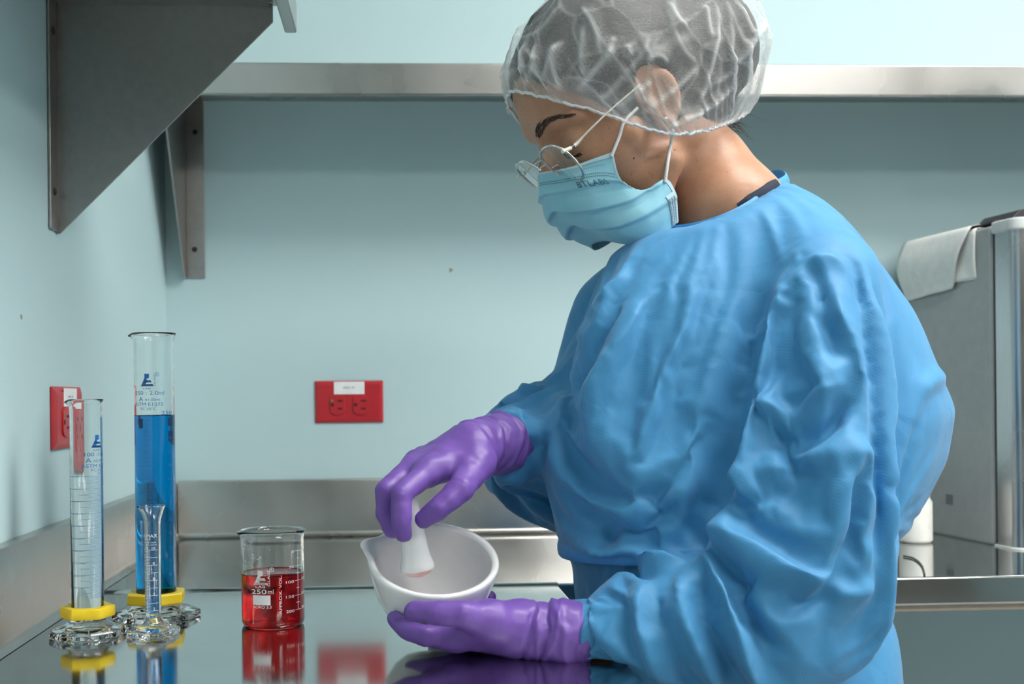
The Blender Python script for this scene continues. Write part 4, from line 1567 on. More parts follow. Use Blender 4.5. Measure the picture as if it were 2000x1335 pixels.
# seen folds: pixel polyline, half width, height (+ ridge, - valley), sharpness
FOLDS = [
    ([(1505, 490), (1470, 560), (1428, 668), (1402, 782), (1390, 900), (1366, 1008), (1350, 1032)], 0.018, -0.013, 1.0),
    ([(1530, 500), (1500, 580), (1462, 680), (1440, 780), (1430, 880), (1400, 980)], 0.017, 0.006, 1.0),
    ([(1452, 745), (1517, 738), (1600, 720), (1716, 692)], 0.022, 0.010, 1.3),
    ([(1470, 790), (1540, 762), (1630, 750), (1712, 735)], 0.016, -0.011, 1.0),
    ([(1460, 742), (1520, 704), (1620, 680), (1712, 655)], 0.012, 0.005, 1.2),
    ([(1545, 822), (1640, 822), (1700, 826), (1756, 852)], 0.014, 0.006, 1.2),
    ([(1545, 840), (1640, 842), (1700, 850)], 0.010, -0.003, 1.0),
    ([(1410, 912), (1470, 862), (1545, 822)], 0.014, 0.006, 1.2),
    ([(1400, 960), (1480, 905), (1560, 872)], 0.014, -0.005, 1.0),
    ([(1360, 1015), (1420, 993), (1548, 1050), (1690, 1097)], 0.020, 0.011, 1.3),
    ([(1420, 1040), (1540, 1085), (1680, 1130)], 0.016, -0.008, 1.0),
    ([(1355, 1030), (1397, 1060), (1428, 1120), (1472, 1230), (1530, 1320)], 0.013, 0.009, 1.2),
    ([(1372, 1028), (1430, 1060), (1480, 1130), (1540, 1230)], 0.012, -0.008, 1.0),
    ([(1366, 1060), (1368, 1140), (1425, 1235), (1480, 1330)], 0.012, -0.008, 1.0),
    ([(1335, 1065), (1345, 1140), (1390, 1230), (1440, 1330)], 0.013, 0.007, 1.2),
    ([(1290, 1095), (1300, 1160), (1350, 1270), (1380, 1330)], 0.013, -0.006, 1.0),
    ([(1262, 1105), (1270, 1160), (1300, 1240), (1330, 1330)], 0.014, 0.006, 1.2),
    ([(1115, 1190), (1180, 1215), (1240, 1250), (1290, 1320)], 0.012, 0.005, 1.2),
    ([(1130, 1165), (1210, 1175), (1270, 1190)], 0.012, -0.004, 1.0),
    ([(1150, 1290), (1220, 1270), (1290, 1290)], 0.012, -0.004, 1.0),
    # chest drapes
    ([(1228, 500), (1150, 592), (1098, 668), (1062, 752)], 0.016, -0.009, 1.0),
    ([(1252, 505), (1180, 600), (1130, 690), (1098, 780)], 0.016, 0.006, 1.2),
    ([(1205, 490), (1120, 570), (1085, 640)], 0.012, 0.005, 1.2),
    ([(1330, 560), (1270, 660), (1230, 760), (1210, 840)], 0.022, 0.004, 1.2),
    ([(1255, 880), (1262, 960), (1248, 1060)], 0.018, -0.009, 1.0),
    ([(1285, 870), (1330, 820), (1372, 790)], 0.022, 0.0015, 1.2),
    ([(1285, 930), (1320, 1000), (1330, 1060)], 0.018, -0.007, 1.0),
    ([(1065, 930), (1140, 950), (1240, 975)], 0.018, 0.004, 1.2),
    ([(1110, 1060), (1180, 1068), (1240, 1080), (1300, 1068), (1345, 1050)], 0.016, 0.008, 1.5),
    ([(1120, 1096), (1200, 1093), (1290, 1090)], 0.011, -0.010, 1.0),
    ([(1170, 1010), (1180, 1060)], 0.010, -0.005, 1.0),
    ([(1210, 1020), (1215, 1070)], 0.010, 0.004, 1.2),
    # shoulder crinkles
    ([(1560, 440), (1622, 520), (1660, 625)], 0.008, -0.0045, 1.0),
    ([(1575, 450), (1640, 530), (1675, 610)], 0.008, 0.004, 1.2),
    ([(1580, 475), (1650, 482), (1690, 525)], 0.009, 0.004, 1.2),
    ([(1600, 560), (1650, 600), (1665, 660)], 0.008, -0.003, 1.0),
    ([(1510, 560), (1560, 520), (1600, 470)], 0.012, 0.004, 1.2),
    ([(1640, 545), (1700, 620), (1735, 730)], 0.010, 0.004, 1.2),
    # back flap
    ([(1650, 455), (1712, 560), (1760, 740), (1775, 930), (1772, 1080)], 0.014, -0.010, 1.0),
    ([(1700, 520), (1760, 640), (1790, 760)], 0.014, 0.004, 1.2),
    ([(1776, 780), (1820, 740), (1850, 730)], 0.012, 0.004, 1.2),
    ([(1778, 905), (1815, 925), (1832, 950)], 0.008, -0.004, 1.0),
    ([(1700, 850), (1716, 960), (1722, 1090)], 0.012, -0.005, 1.0),
    ([(1742, 820), (1752, 960), (1760, 1090)], 0.012, 0.005, 1.2),
    ([(1660, 1100), (1720, 1118), (1778, 1112)], 0.010, 0.005, 1.2),
    # far sleeve
    ([(920, 790), (965, 762), (1005, 735), (1040, 700)], 0.012, 0.006, 1.2),
    ([(930, 815), (985, 780), (1030, 760)], 0.010, -0.005, 1.0),
    ([(1000, 800), (1030, 820), (1040, 870)], 0.010, 0.005, 1.2),
    ([(945, 960), (985, 930), (1040, 940)], 0.012, 0.005, 1.2),
    ([(1000, 720), (1020, 760), (1022, 800)], 0.010, -0.005, 1.0),
    ([(1052, 690), (1046, 800), (1050, 940)], 0.010, -0.008, 1.0),
]
disp = np.zeros(len(GV))
for pts, w, h, p in FOLDS:
    L3 = fold_pts(pts)
    d, t = seg_dist(GV, L3)
    fade = np.clip(np.minimum(t, 1 - t) * 5, 0, 1)
    disp += FOLD_GAIN * h * fade * np.clip(1 - d / (w * 1.2), 0, 1) ** p
disp += 0.003 * vnoise(GV, 0.06, 21)
dcol = seg_dist(GV, np.vstack([COLLAR, COLLAR[:1]]))[0]
disp *= np.clip(dcol / 0.05, 0.05, 1)
GV = GV + GN * disp[:, None]
# the forearm sleeve lies on the counter, the skirt hangs in front of its edge
over = GV[:, 0] < XE + 0.006
d_sl = chain(GV, SL_N, RL_N, 0.02)
sleeve = d_sl < 0.014
low = over & sleeve & (GV[:, 2] < ZT + 0.014)
GV[low, 2] = ZT + 0.005 + 0.009 * np.exp((GV[low, 2] - ZT - 0.014) / 0.009)
under = over & ~low & (GV[:, 2] < ZT + 0.008)
GV[under, 0] = XE + 0.006

# stiff cloth with some excess, settled over the body: soft pull to the worn shape, gravity, buckling
gown = mesh_obj('gown', GV, GQ, M['gown'], person, smooth=True)
gown['label'] = 'crumpled blue isolation gown'
d_fs = chain(GV, SL_F, RL_F, 0.02)
sleeve_w = np.clip(1 - np.minimum(np.abs(d_sl), np.abs(d_fs)) / 0.03, 0, 1)
pin = CHEST_PIN + (SLEEVE_PIN - CHEST_PIN) * sleeve_w
pin = np.where((GV[:, 0] > 0.40) & (sleeve_w < 0.3), np.maximum(pin, 0.25), pin)
pin = np.where(np.abs(d_fs) < 0.02, np.maximum(pin, 0.11), pin)
pin = np.maximum(pin, 1 - (dcol - 0.014) / 0.045)
pin[edge_v] = 1
pin[GV[:, 2] < 0.80] = 1
pin[vlen(GV - HF_W[0]) < 0.040] = 1
pin[vlen(GV - SL_N[-1]) < 0.042] = 0.7
zc = atY(1200, 1093, 1.0)[2]
tsd = torso_sdf(GV.astype(np.float32))
pin[(np.abs(GV[:, 2] - zc) < 0.010) & (np.abs(tsd) < 0.014) & (sleeve_w < 0.2)] = 1
slack = (CHEST_SLACK + (SLEEVE_SLACK - CHEST_SLACK) * sleeve_w) / SLEEVE_SLACK * np.clip((dcol - 0.01) / 0.06, 0, 1)


def group(o, name, w, levels=12):
    vg = o.vertex_groups.new(name=name)
    q = np.round(np.clip(w, 0, 1) * levels) / levels
    for val in np.unique(q):
        vg.add([int(i) for i in np.nonzero(q == val)[0]], float(val), 'REPLACE')


group(gown, 'pin', pin, 20)
group(gown, 'slack', slack)
person.modifiers.new('collide', 'COLLISION')
person.collision.thickness_outer = 0.003
cm = gown.modifiers.new('cloth', 'CLOTH')
st = cm.settings
st.quality = 5
st.mass = 0.15
st.tension_stiffness = st.compression_stiffness = 25
st.shear_stiffness = 10
st.bending_stiffness = BEND
st.tension_damping = st.compression_damping = st.shear_damping = 20
st.bending_damping = 1.0
st.air_damping = 3
st.vertex_group_mass = 'pin'
st.pin_stiffness = 1.0
st.vertex_group_shrink = 'slack'
st.shrink_min = 0.0
st.shrink_max = -SLEEVE_SLACK
st.effector_weights.gravity = GRAVITY
cm.collision_settings.distance_min = 0.004
cm.collision_settings.use_self_collision = False
cm.point_cache.frame_end = SIM_FRAMES + 2
for fr in range(1, SIM_FRAMES + 1):
    SC.frame_set(fr)
ev = gown.evaluated_get(bpy.context.evaluated_depsgraph_get())
me = ev.to_mesh()
co = np.empty(len(me.vertices) * 3, np.float32)
me.vertices.foreach_get('co', co)
ev.to_mesh_clear()
gown.modifiers.remove(cm)
person.modifiers.remove(person.modifiers['collide'])
SC.frame_set(1)
V2 = co.reshape(-1, 3).astype(float)
bad = ~np.isfinite(V2).all(1) | (vlen(V2 - GV) > 0.09)
V2[bad] = GV[bad]
GV = V2
low = (GV[:, 0] < XE + 0.004) & sleeve & (GV[:, 2] < ZT + 0.003)
GV[low, 2] = ZT + 0.003
gown.data.vertices.foreach_set('co', GV.astype(np.float32).ravel())
gown.data.update()
sub = gown.modifiers.new('smooth', 'SUBSURF')
sub.levels = 1
sub.render_levels = 1
print('cloth', time.time() - _t0, 'moved', vlen(V2 - GV).mean(), bad.sum())
gbvh = BVHTree.FromPolygons([tuple(v) for v in GV], [tuple(q) for q in GQ])

# collar binding and waist cord
inner = CL[np.linspace(60, 540, 141).astype(int)[:-1]]
k0 = np.argmin(((CL[300:] - CL[40]) ** 2).sum(1)) + 300
inner = CL[np.linspace(40, k0, 141).astype(int)[:-1]]
tube('collar_binding', inner - 0.003 * c_nrm, 0.0062, M['gown_trim'], gown, 10, 0.30, up=(inner - c_mid) - ((inner - c_mid) @ c_nrm)[:, None] * c_nrm, closed=True)
zc = atY(1200, 1093, 1.0)[2]
cord = []
for k in range(90):
    a = 2 * math.pi * k / 90
    z = zc + 0.004 * math.sin(2 * a)
    b_ = np.interp(z, _sz, _sb)
    a_ = np.interp(z, _sz, _sa)
    x_ = np.interp(z, _sz, _sx)
    xy = np.array([x_, YT]) + LT * (a_ + 0.0025) * math.cos(a) + FT * (b_ + 0.0025) * math.sin(a)
    cord.append((xy[0], xy[1], z))
tube('waist_tie', np.array(cord), 0.0085, M['gown_trim'], gown, 10, 0.30, up=np.array([(math.cos(2 * math.pi * k / 90) * LT[0] + math.sin(2 * math.pi * k / 90) * FT[0], math.cos(2 * math.pi * k / 90) * LT[1] + math.sin(2 * math.pi * k / 90) * FT[1], 0) for k in range(90)]), closed=True)
# navy scrub neckline showing inside the collar at the nape
sp_ = catmull(np.array([(1440, 402), (1468, 389), (1496, 373), (1516, 357)], float), 24)
sc_ = np.array([hit(body_bvh, *p)[0] for p in sp_])
up_ = np.array([hit(body_bvh, *p)[1] for p in sp_])
tube('scrub_collar', sc_ + 0.0015 * up_, np.interp(np.linspace(0, 1, 24), [0, 0.3, 0.8, 1], [0.0020, 0.0055, 0.0062, 0.0040]), M['navy'], person, 10, 0.30, up=up_)

# ---------------------------------------------------------------- gloves
def glove(name, fn, wrist, fing, box, rings, label, h=0.0019):
    V, Q = surface_nets(lambda P: fn(P), spans((box[0], box[1], h)), spans((box[2], box[3], h)), spans((box[4], box[5], h)), smooth=2)
    N = normals(V, Q)
    ax = wrist[0] - wrist[-1]
    Lw = np.linalg.norm(ax)
    ax = ax / Lw
    s = (V - wrist[-1]) @ ax
    d = np.zeros(len(V))
    for (s0, w, hgt, tilt, sd) in rings:
        q = s - s0 - tilt * ((V - wrist[-1]) @ np.array([0, 0, 1.0])) - 0.004 * vnoise(V, 0.016, sd)
        d += hgt * np.clip(1 - np.abs(q) / w, 0, 1)
    # fine puckers
    f1, f2, _ = worley(V * np.array([1, 1, 1]), 0.014, 3)
    wz = np.clip((s + 0.01) / 0.03, 0.15, 1)
    d += 0.0011 * (f1 - 0.5) * wz
    d += 0.0007 * vnoise(V, 0.008, 8)
    for pts, rad in fing.values():
        for j in (1, 2):
            for sgn in (-0.45, 0.0, 0.45):
                axj = pts[j + 1] - pts[j - 1]
                axj = axj / np.linalg.norm(axj)
                q = (V - pts[j]) @ axj + sgn * rad[j] * 0.55 - 0.0015 * vnoise(V, 0.006, 40 + j)
                nearj = np.clip(1.5 - vlen(V - pts[j]) / rad[j] * 0.8, 0, 1)
                d -= 0.0007 * np.clip(1 - np.abs(q) / 0.0014, 0, 1) * nearj
    V = V + N * d[:, None]
    o = mesh_obj(name, V, Q, M['glove'], person, smooth=True)
    o['label'] = label
    return o, V


def bb(pts, pad=0.02):
    A = np.array(pts)
    lo, hi = A.min(0) - pad, A.max(0) + pad
    return lo[0], hi[0], lo[1], hi[1], lo[2], hi[2]


def creases(fing):
    out = []
    for nm, (pts, rad) in fing.items():
        for j in (1, 2):
            out.append((pts[j], rad[j]))
    return out


far_all = [p for f in FAR.values() for p in f[0]] + HF_W
near_all = [p for f in NEAR.values() for p in f[0]] + HN_W
_t0 = time.time()
far_glove, fv = glove('glove', far_hand, HF_W, FAR, bb(far_all, 0.034), [(0.010, 0.006, 0.0030, 0.25, 1), (0.019, 0.004, -0.0024, 0.1, 2), (0.036, 0.004, 0.0018, 0.35, 7), (0.045, 0.004, 0.0024, -0.1, 3), (0.053, 0.003, -0.0020, 0.15, 4), (0.064, 0.004, 0.0020, 0.0, 5), (-0.004, 0.004, -0.0016, -0.2, 6)], 'purple nitrile glove gripping the pestle')
o, nv = glove('glove', near_hand, HN_W, NEAR, bb(near_all, 0.034), [(0.004, 0.004, -0.0026, 0.2, 11), (0.012, 0.004, 0.0030, -0.1, 12), (0.019, 0.003, -0.0024, 0.1, 13), (0.027, 0.004, 0.0018, 0.3, 16), (0.034, 0.005, 0.0020, -0.3, 14), (0.050, 0.004, -0.0016, 0.1, 15)], 'purple nitrile glove cradling the mortar')
print('gloves', len(fv), len(nv), 'lowest', nv[:, 2].min(), time.time() - _t0)
# rolled cuff edge of the far glove
ax = HF_W[0] - HF_W[1]
ax /= np.linalg.norm(ax)
s1 = np.cross(ax, [0, 0, 1.0])
s1 /= np.linalg.norm(s1)
s2 = np.cross(s1, ax)
ring = [HF_W[0] - ax * 0.0006 + (0.0276 + 0.0005 * math.sin(3 * t)) * (math.cos(t) * s1 + math.sin(t) * s2) for t in np.linspace(0, 2 * math.pi, 72, endpoint=False)]
tube('rolled_cuff', np.array(ring), 0.0013, M['glove'], far_glove, 8, closed=True)

# ---------------------------------------------------------------- mortar and pestle
RC = atY(847, 1088, 1.035)
MN = np.array([0.045, -0.44, 0.895])
MN /= np.linalg.norm(MN)
mx_ = np.array([1.0, 0, 0]) - MN * MN[0]
mx_ /= np.linalg.norm(mx_)
my_ = np.cross(MN, mx_)
TM = Matrix(((mx_[0], my_[0], MN[0], RC[0]), (mx_[1], my_[1], MN[1], RC[1]), (mx_[2], my_[2], MN[2], RC[2]), (0, 0, 0, 1)))
mortar = empty('mortar', tuple(TM @ Vector((0, 0, -0.075))), 'white porcelain mortar with pouring lip held in the lower gloved hand', 'mortar')
RM = 0.0605


def lip(th, r, z):
    d = (th - 2.84 + math.pi) % (2 * math.pi) - math.pi
    g = math.exp(-(abs(d) / 0.21) ** 2.4)
    k = max(0.0, 1 - (-z) / 0.022)
    return 0.0112 * g * k * k, 0.0016 * g * k


prof = [(0, -0.0745), (0.018, -0.0750), (0.026, -0.0735), (0.034, -0.0675), (0.044, -0.0540), (0.052, -0.0380), (0.0572, -0.0200), (0.0598, -0.0080), (RM, -0.0030), (0.0598, -0.0006), (0.0575, 0.0),
        (0.0548, -0.0010), (0.0534, -0.0040), (0.0515, -0.0120), (0.0470, -0.0280), (0.0390, -0.0440), (0.0270, -0.0560), (0.0130, -0.0625), (0, -0.0640)]
bowl = lathe(prof, 96, None, M['porcelain'], 'bowl', mortar, spout=lip, closed=False, sharp=70, M=TM)
bowl.data.materials.append(M['bisque'])
inv = TM.inverted() @ world_of(mortar)
for p in bowl.data.polygons:
    c = inv @ p.center
    if c.z < -0.003 and math.hypot(c.x, c.y) < 0.0536 + 0.2 * min(0, c.z + 0.004) and p.normal.dot((inv.to_3x3().inverted() @ Vector((-c.x, -c.y, 0.02)))) > 0:
        p.material_index = 1

pa, pb = atY(818, 1122, 1.033), atY(794, 962, 1.028)
pax = pb - pa
pl_ = np.linalg.norm(pax)
pax /= pl_
q = Vector(pax).to_track_quat('Z', 'Y').to_matrix().to_4x4()
TP = Matrix.Translation(Vector(pa)) @ q
pestle = empty('pestle', tuple(pa), 'white porcelain pestle gripped in the upper gloved hand', 'pestle')
prof = [(0.0152, 0.0052), (0.0162, 0.0075), (0.0155, 0.0110), (0.0135, 0.0170), (0.0124, 0.0260), (0.0114, 0.0400), (0.0102, 0.0560), (0.0092, 0.0700), (0.0086, pl_ + 0.006), (0.0060, pl_ + 0.010), (0, pl_ + 0.0115)]
lathe([(0, 0.005)] + prof, 56, None, M['porcelain'], 'handle', pestle, closed=False, M=TP)
lathe([(0, -0.0015), (0.006, -0.0010), (0.0115, 0.0012), (0.0148, 0.0042), (0.0155, 0.0056), (0.0140, 0.0060), (0, 0.0060)], 56, None, M['pestle_end'], 'grinding_end', pestle, closed=False, M=TP)
# ---------------------------------------------------------------- hair under the cap
CAPC = np.array([-0.043, 0.0, 0.040])
CAPR = np.array([0.149, 0.106, 0.118])


# hem: pixel and lateral offset on the near side, mirrored to the far side
hem_px = [(1002, 182, 0.0), (1040, 184, 0.040), (1110, 203, 0.066), (1190, 226, 0.075), (1250, 247, 0.083), (1312, 262, 0.084), (1372, 256, 0.074), (1422, 238, 0.052), (1448, 222, 0.0)]
near_h = [(head_at(*h) - HO) @ HM.T for h in hem_px]
for i_ in (1, 2, 3):
    p_, n_ = hit(body_bvh, hem_px[i_][0], hem_px[i_][1])
    near_h[i_] = (p_ + n_ * 0.002 - HO) @ HM.T
HEMSORT = sorted([tuple(h) for h in near_h])


def hair_sdf(P):
    p = to_head(P).astype(np.float32)
    q = p.copy()
    q[..., 1] = np.abs(q[..., 1])
    d = ellipsoid(q, (-0.016, 0, 0.053), (0.104, 0.082, 0.096))
    d = smin(d, ellipsoid(q, (0.030, 0, 0.070), (0.060, 0.064, 0.046)), 0.02)
    d = smin(d, ellipsoid(q, (-0.118, 0, 0.030), (0.062, 0.066, 0.066)), 0.03)
    # nape hair
    d = smin(d, ellipsoid(q, (-0.075, 0, -0.030), (0.036, 0.045, 0.040)), 0.03)
    # hairline just inside the hem of the cap; forehead, temples and the ear stay bare
    hu = np.interp(q[..., 0], [h_[0] for h_ in HEMSORT], [h_[2] for h_ in HEMSORT])
    line = q[..., 2] - hu - 0.007 - 0.012 * np.clip((q[..., 0] - 0.03) / 0.04, 0, 1)
    d = smax(d, -line, 0.004)
    ear = vlen((q - np.array([-0.010, 0.085, 0.008], np.float32)) / np.array([0.026, 0.03, 0.036], np.float32)) - 1
    d = smax(d, -ear * 0.02, 0.006)
    return smax(d, q[..., 0] - 0.078, 0.006)


_t0 = time.time()
bx = bb([HO - 0.2, HO + 0.2], 0.0)
HV, HQ = surface_nets(hair_sdf, spans((HO[0] - 0.16, HO[0] + 0.22, 0.0034)), spans((HO[1] - 0.12, HO[1] + 0.14, 0.0034)), spans((HO[2] - 0.12, HO[2] + 0.26, 0.0034)), smooth=2)
HN = normals(HV, HQ)
hl = to_head(HV)
HV = HV + HN * (0.0022 * vnoise(hl * np.array([1.0, 5.0, 1.5]), 0.03, 4) + 0.0012 * vnoise(hl * np.array([1.0, 7.0, 3.0]), 0.015, 7))[:, None]
hair = mesh_obj('hair', HV, HQ, M['hair'], person, smooth=True)
hair['label'] = 'dark brown hair gathered at the back'
for i in range(22):
    a = head_at(1405 + i * 1.7, 255 - i * 1.0 + random.uniform(-8, 8), random.uniform(-0.01, 0.03))
    L_ = random.uniform(0.012, 0.034)
    dirv = np.array([random.uniform(0.2, 1.0), random.uniform(-0.4, 0.4), random.uniform(-0.9, 0.25)])
    b_ = a + dirv * L_ * 0.6 + np.array([0, 0, 0.002])
    c_ = a + dirv * L_ + np.array([0.004, 0, -0.008 * random.random()])
    tube('stray_hair', catmull(np.array([a, b_, c_]), 7), np.linspace(0.00035, 0.0001, 7), M['brow'], hair, 4)

# ---------------------------------------------------------------- bouffant cap
loop = [np.array(h) for h in near_h] + [np.array([h[0], -h[1], h[2]]) for h in near_h[-2:0:-1]]
loop = np.array(loop)
NA = 220
hem = catmull(np.vstack([loop[-2:], loop, loop[:3]]), 6000)
az = np.arctan2(hem[:, 1] - CAPC[1], hem[:, 0] - CAPC[0])
NA, NT = 380, 120
phis = np.linspace(-math.pi, math.pi, NA, endpoint=False)
folds = [(random.uniform(-math.pi, math.pi), random.uniform(0.03, 0.09), random.uniform(0.2, 0.55), random.uniform(-0.5, 0.5), random.uniform(0.4, 1.0)) for _ in range(64)]
hem_at = np.array([hem[np.argmin(np.abs((az - ph + math.pi) % (2 * math.pi) - math.pi))] for ph in phis])
for _ in range(5):
    hem_at = (np.roll(hem_at, 1, 0) + 2 * hem_at + np.roll(hem_at, -1, 0)) / 4
PH = phis[:, None]
T = np.linspace(0, 1, NT + 1)[None, :]
u_h = hem_at - CAPC
rh = vlen(u_h)[:, None]
th = np.arccos(u_h[:, 2] / rh[:, 0])[:, None] * np.minimum(1.0, T / 0.95) * 0.99
DIR = np.stack([np.sin(th) * np.cos(PH), np.sin(th) * np.sin(PH), np.cos(th)], -1)
r0 = 1.0 / np.sqrt(((DIR / CAPR) ** 2).sum(-1))
k = np.clip((T - 0.72) / 0.28, 0, 1)
k = k * k * (3 - 2 * k)
RR = r0 * (1 - k) + (rh + 0.003) * k
dn = np.zeros_like(RR)
for (p0, w, reach, slant, hgt) in folds:
    a = (PH - p0 - slant * (1 - T) + math.pi) % (2 * math.pi) - math.pi
    ww = w * (0.35 + 0.9 * (1 - T))
    fade = np.clip((T - (1 - reach)) * 4, 0, 1) * np.minimum(1.0, 0.25 + 3.6 * (1 - T))
    RR = RR + hgt * 0.0060 * np.clip(1 - np.abs(a) / ww, 0, 1) * fade
    dn += hgt * fade * np.clip(1 - np.abs(a) / (ww * 0.40), 0, 1) * 0.50
RR += np.sin(PH * 46 + 2.0 * np.sin(PH * 7)) * 0.0016 * np.clip((T - 0.74) / 0.26, 0, 1) * (1 - np.clip((T - 0.96) / 0.04, 0, 1) * 0.6)
dens = 0.05 + np.minimum(0.6, dn) + 0.45 * np.clip((T - 0.94) / 0.06, 0, 1) + 0.22 * np.clip((T - 0.76) / 0.24, 0, 1)
cv = (CAPC + DIR * RR[..., None]).reshape(-1, 3)
dens = dens.ravel()
tpar = np.tile(np.linspace(0, 1, NT + 1), NA)
inn = np.clip((1 - tpar) * 6, 0, 1)
faces = []
for i in range(NA):
    i2 = (i + 1) % NA
    for j in range(NT):
        faces.append((i * (NT + 1) + j, i2 * (NT + 1) + j, i2 * (NT + 1) + j + 1, i * (NT + 1) + j + 1))
W_ = cv + 0.010 * np.stack([vnoise(cv, 0.04, s_) for s_ in (1, 2, 3)], -1)
f1, f2, _ = worley(W_, 0.055, 31)
dvn = DIR.reshape(-1, 3)
cv = cv + dvn * (0.010 * (f1 - 0.5) * inn)[:, None]
# long creases seen on the near side
CAPF = [[(440, 20), (330, 160), (230, 210)], [(545, 30), (620, 150), (660, 310)], [(725, 190), (690, 300), (520, 500)], [(910, 190), (880, 280), (700, 500), (640, 520)], [(1010, 0), (1060, 100), (1120, 150)],
        [(1000, 30), (1060, 200), (1110, 290), (1180, 350)], [(1180, 350), (1060, 470), (880, 610)], [(1270, 0), (1270, 200), (1220, 430), (1170, 570)], [(1340, 0), (1350, 250), (1370, 350)], [(1390, 10), (1450, 160), (1460, 200)],
        [(1580, 90), (1470, 200), (1350, 390), (1200, 480)], [(900, 330), (960, 300), (1020, 340)], [(800, 240), (820, 310)], [(215, 220), (230, 400)], [(430, 230), (400, 330), (440, 500)], [(330, 440), (420, 250)],
        [(930, 430), (740, 580)], [(1210, 20), (1240, 230)], [(1540, 130), (1400, 330)], [(150, 450), (180, 250), (260, 60)], [(240, 470), (300, 330)], [(1100, 640), (1260, 560), (1400, 420)], [(1000, 690), (1200, 600)], [(560, 120), (550, 330), (570, 420)]]
wcap = HO + cv @ HM
cbv = BVHTree.FromPolygons([tuple(v_) for v_ in wcap], faces)
dsp = np.zeros(len(cv))
for i, L_ in enumerate(CAPF):
    P_ = catmull(np.array([(940 + x / 2.78, y / 2.78) for x, y in L_], float), 16)
    P3 = np.array([hit(cbv, *p_)[0] for p_ in P_])
    d, t = seg_dist(wcap, P3)
    fade = np.clip(np.minimum(t, 1 - t) * 6, 0, 1)
    hh = 0.6 + 0.4 * ((i * 7) % 5) / 4
    dsp += 0.0050 * hh * fade * np.clip(1 - d / 0.010, 0, 1)
    dens = dens + 0.62 * hh * fade * np.clip(1 - d / 0.0028, 0, 1) + 0.08 * hh * fade * np.clip(1 - d / 0.010, 0, 1)
cv = cv + dvn * dsp[:, None]
dens = np.clip(dens + 0.22 * np.clip(1 - (f2 - f1) / 0.05, 0, 1) * inn, 0, 0.95)
cap = mesh_obj('hair_cap', HO + cv @ HM, faces, M['cap'], person, smooth=True)
cap['label'] = 'sheer white bouffant hair cap'
at_ = cap.data.attributes.new('cloth_layers', 'FLOAT', 'POINT')
at_.data.foreach_set('value', dens.astype(np.float32))
hemline = HO + cv[np.arange(NA) * (NT + 1) + NT] @ HM
jit = np.array([0.0007 * math.sin(i * 2.1) + 0.0006 * math.sin(i * 5.3) for i in range(NA)])
tube('elastic_hem', hemline + jit[:, None] * HU, 0.0017, M['loop'], cap, 6, 1.0, closed=True)

# ---------------------------------------------------------------- face details
def on_skin(px, py, off=0.0006):
    p, n = hit(body_bvh, px, py)
    return p + n * off


def brow(pts, wid, n, length, lean, name, rad=0.00028):
    """short fine hairs planted along a line on the skin"""
    P2 = catmull(np.array(pts, float), 60)
    T2 = np.gradient(P2, axis=0)
    mb = MB()
    for i in range(n):
        s_ = int(random.random() * 57) + 1
        w = np.interp(s_ / 60, wid[0], wid[1])
        t2 = T2[s_] / np.linalg.norm(T2[s_])
        nrm2 = np.array([-t2[1], t2[0]])
        base = P2[s_] + nrm2 * random.uniform(-w, w)
        tip = base + t2 * length * random.uniform(0.7, 1.2) + nrm2 * lean * length * random.uniform(0.2, 1.0)
        pts3 = [on_skin(*base, 0.0001), on_skin(*((base + tip) / 2), 0.0009), on_skin(*tip, 0.0005)]
        mb.add(*tube_geo(catmull(np.array(pts3), 5), np.linspace(rad, rad * 0.4, 5), 4))
    o = mesh_obj(name, mb.v, mb.f, M['brow'], person, smooth=True)
    o['kind'] = 'stuff'


brow([(1051, 270), (1055, 254), (1066, 241), (1086, 231), (1118, 226)], ([0, 0.12, 0.5, 1], [3.5, 8, 6, 1.5]), 170, 13, -0.25, 'eyebrow')
brow([(1102, 299), (1113, 304), (1124, 303), (1134, 298)], ([0, 1], [1.5, 1.5]), 70, 6, 0.9, 'eyelashes', 0.00035)
for px, py, r_ in ((1238, 309, 0.0011), (1317, 293, 0.0010), (1233, 340, 0.0006), (1208, 281, 0.0005), (1262, 318, 0.0004), (1236, 352, 0.0005), (1190, 250, 0.0005), (1225, 270, 0.0004)):
    p, n = hit(body_bvh, px, py)
    T_ = Matrix.Translation(Vector(p)) @ Vector(n).to_track_quat('Z', 'Y').to_matrix().to_4x4()
    lathe([(r_, -0.0003), (r_ * 0.8, 0.0002), (0, 0.0003)], 10, None, M['brow'], 'mole', person, closed=False, M=T_)
p = head_at(1300, 232, 0.078)
T_ = Matrix.Translation(Vector(p)) @ Vector(HL).to_track_quat('Z', 'Y').to_matrix().to_4x4()
lathe([(0, -0.001), (0.0022, -0.001), (0.0028, 0.0008), (0.0018, 0.0020), (0, 0.0022)], 8, None, M['chrome'], 'ear_stud', person, closed=False, M=T_, smooth=False)

# ---------------------------------------------------------------- face mask
ROWS = [
    [(1057, 338, 0.0), (1086, 333, 0.020), (1122, 325, 0.038), (1160, 311, 0.051), (1197, 297, 0.061)],
    [(1059, 362, 0.0), (1096, 358, 0.026), (1136, 352, 0.045), (1178, 345, 0.057), (1213, 350, 0.063)],
    [(1070, 388, 0.0), (1110, 389, 0.031), (1155, 384, 0.050), (1206, 374, 0.060), (1256, 367, 0.063)],
    [(1094, 411, 0.0), (1136, 415, 0.033), (1186, 412, 0.052), (1243, 396, 0.061), (1300, 350, 0.061)],
    [(1132, 436, 0.0), (1172, 443, 0.034), (1222, 437, 0.054), (1277, 412, 0.062), (1317, 385, 0.060)],
    [(1184, 467, 0.0), (1214, 472, 0.030), (1252, 475, 0.048), (1292, 458, 0.055), (1322, 433, 0.055)]]
G = np.array([[(head_at(*p) - HO) @ HM.T for p in row] for row in ROWS])          # rows x 5 x 3, local
Gm = G[:, :0:-1].copy()
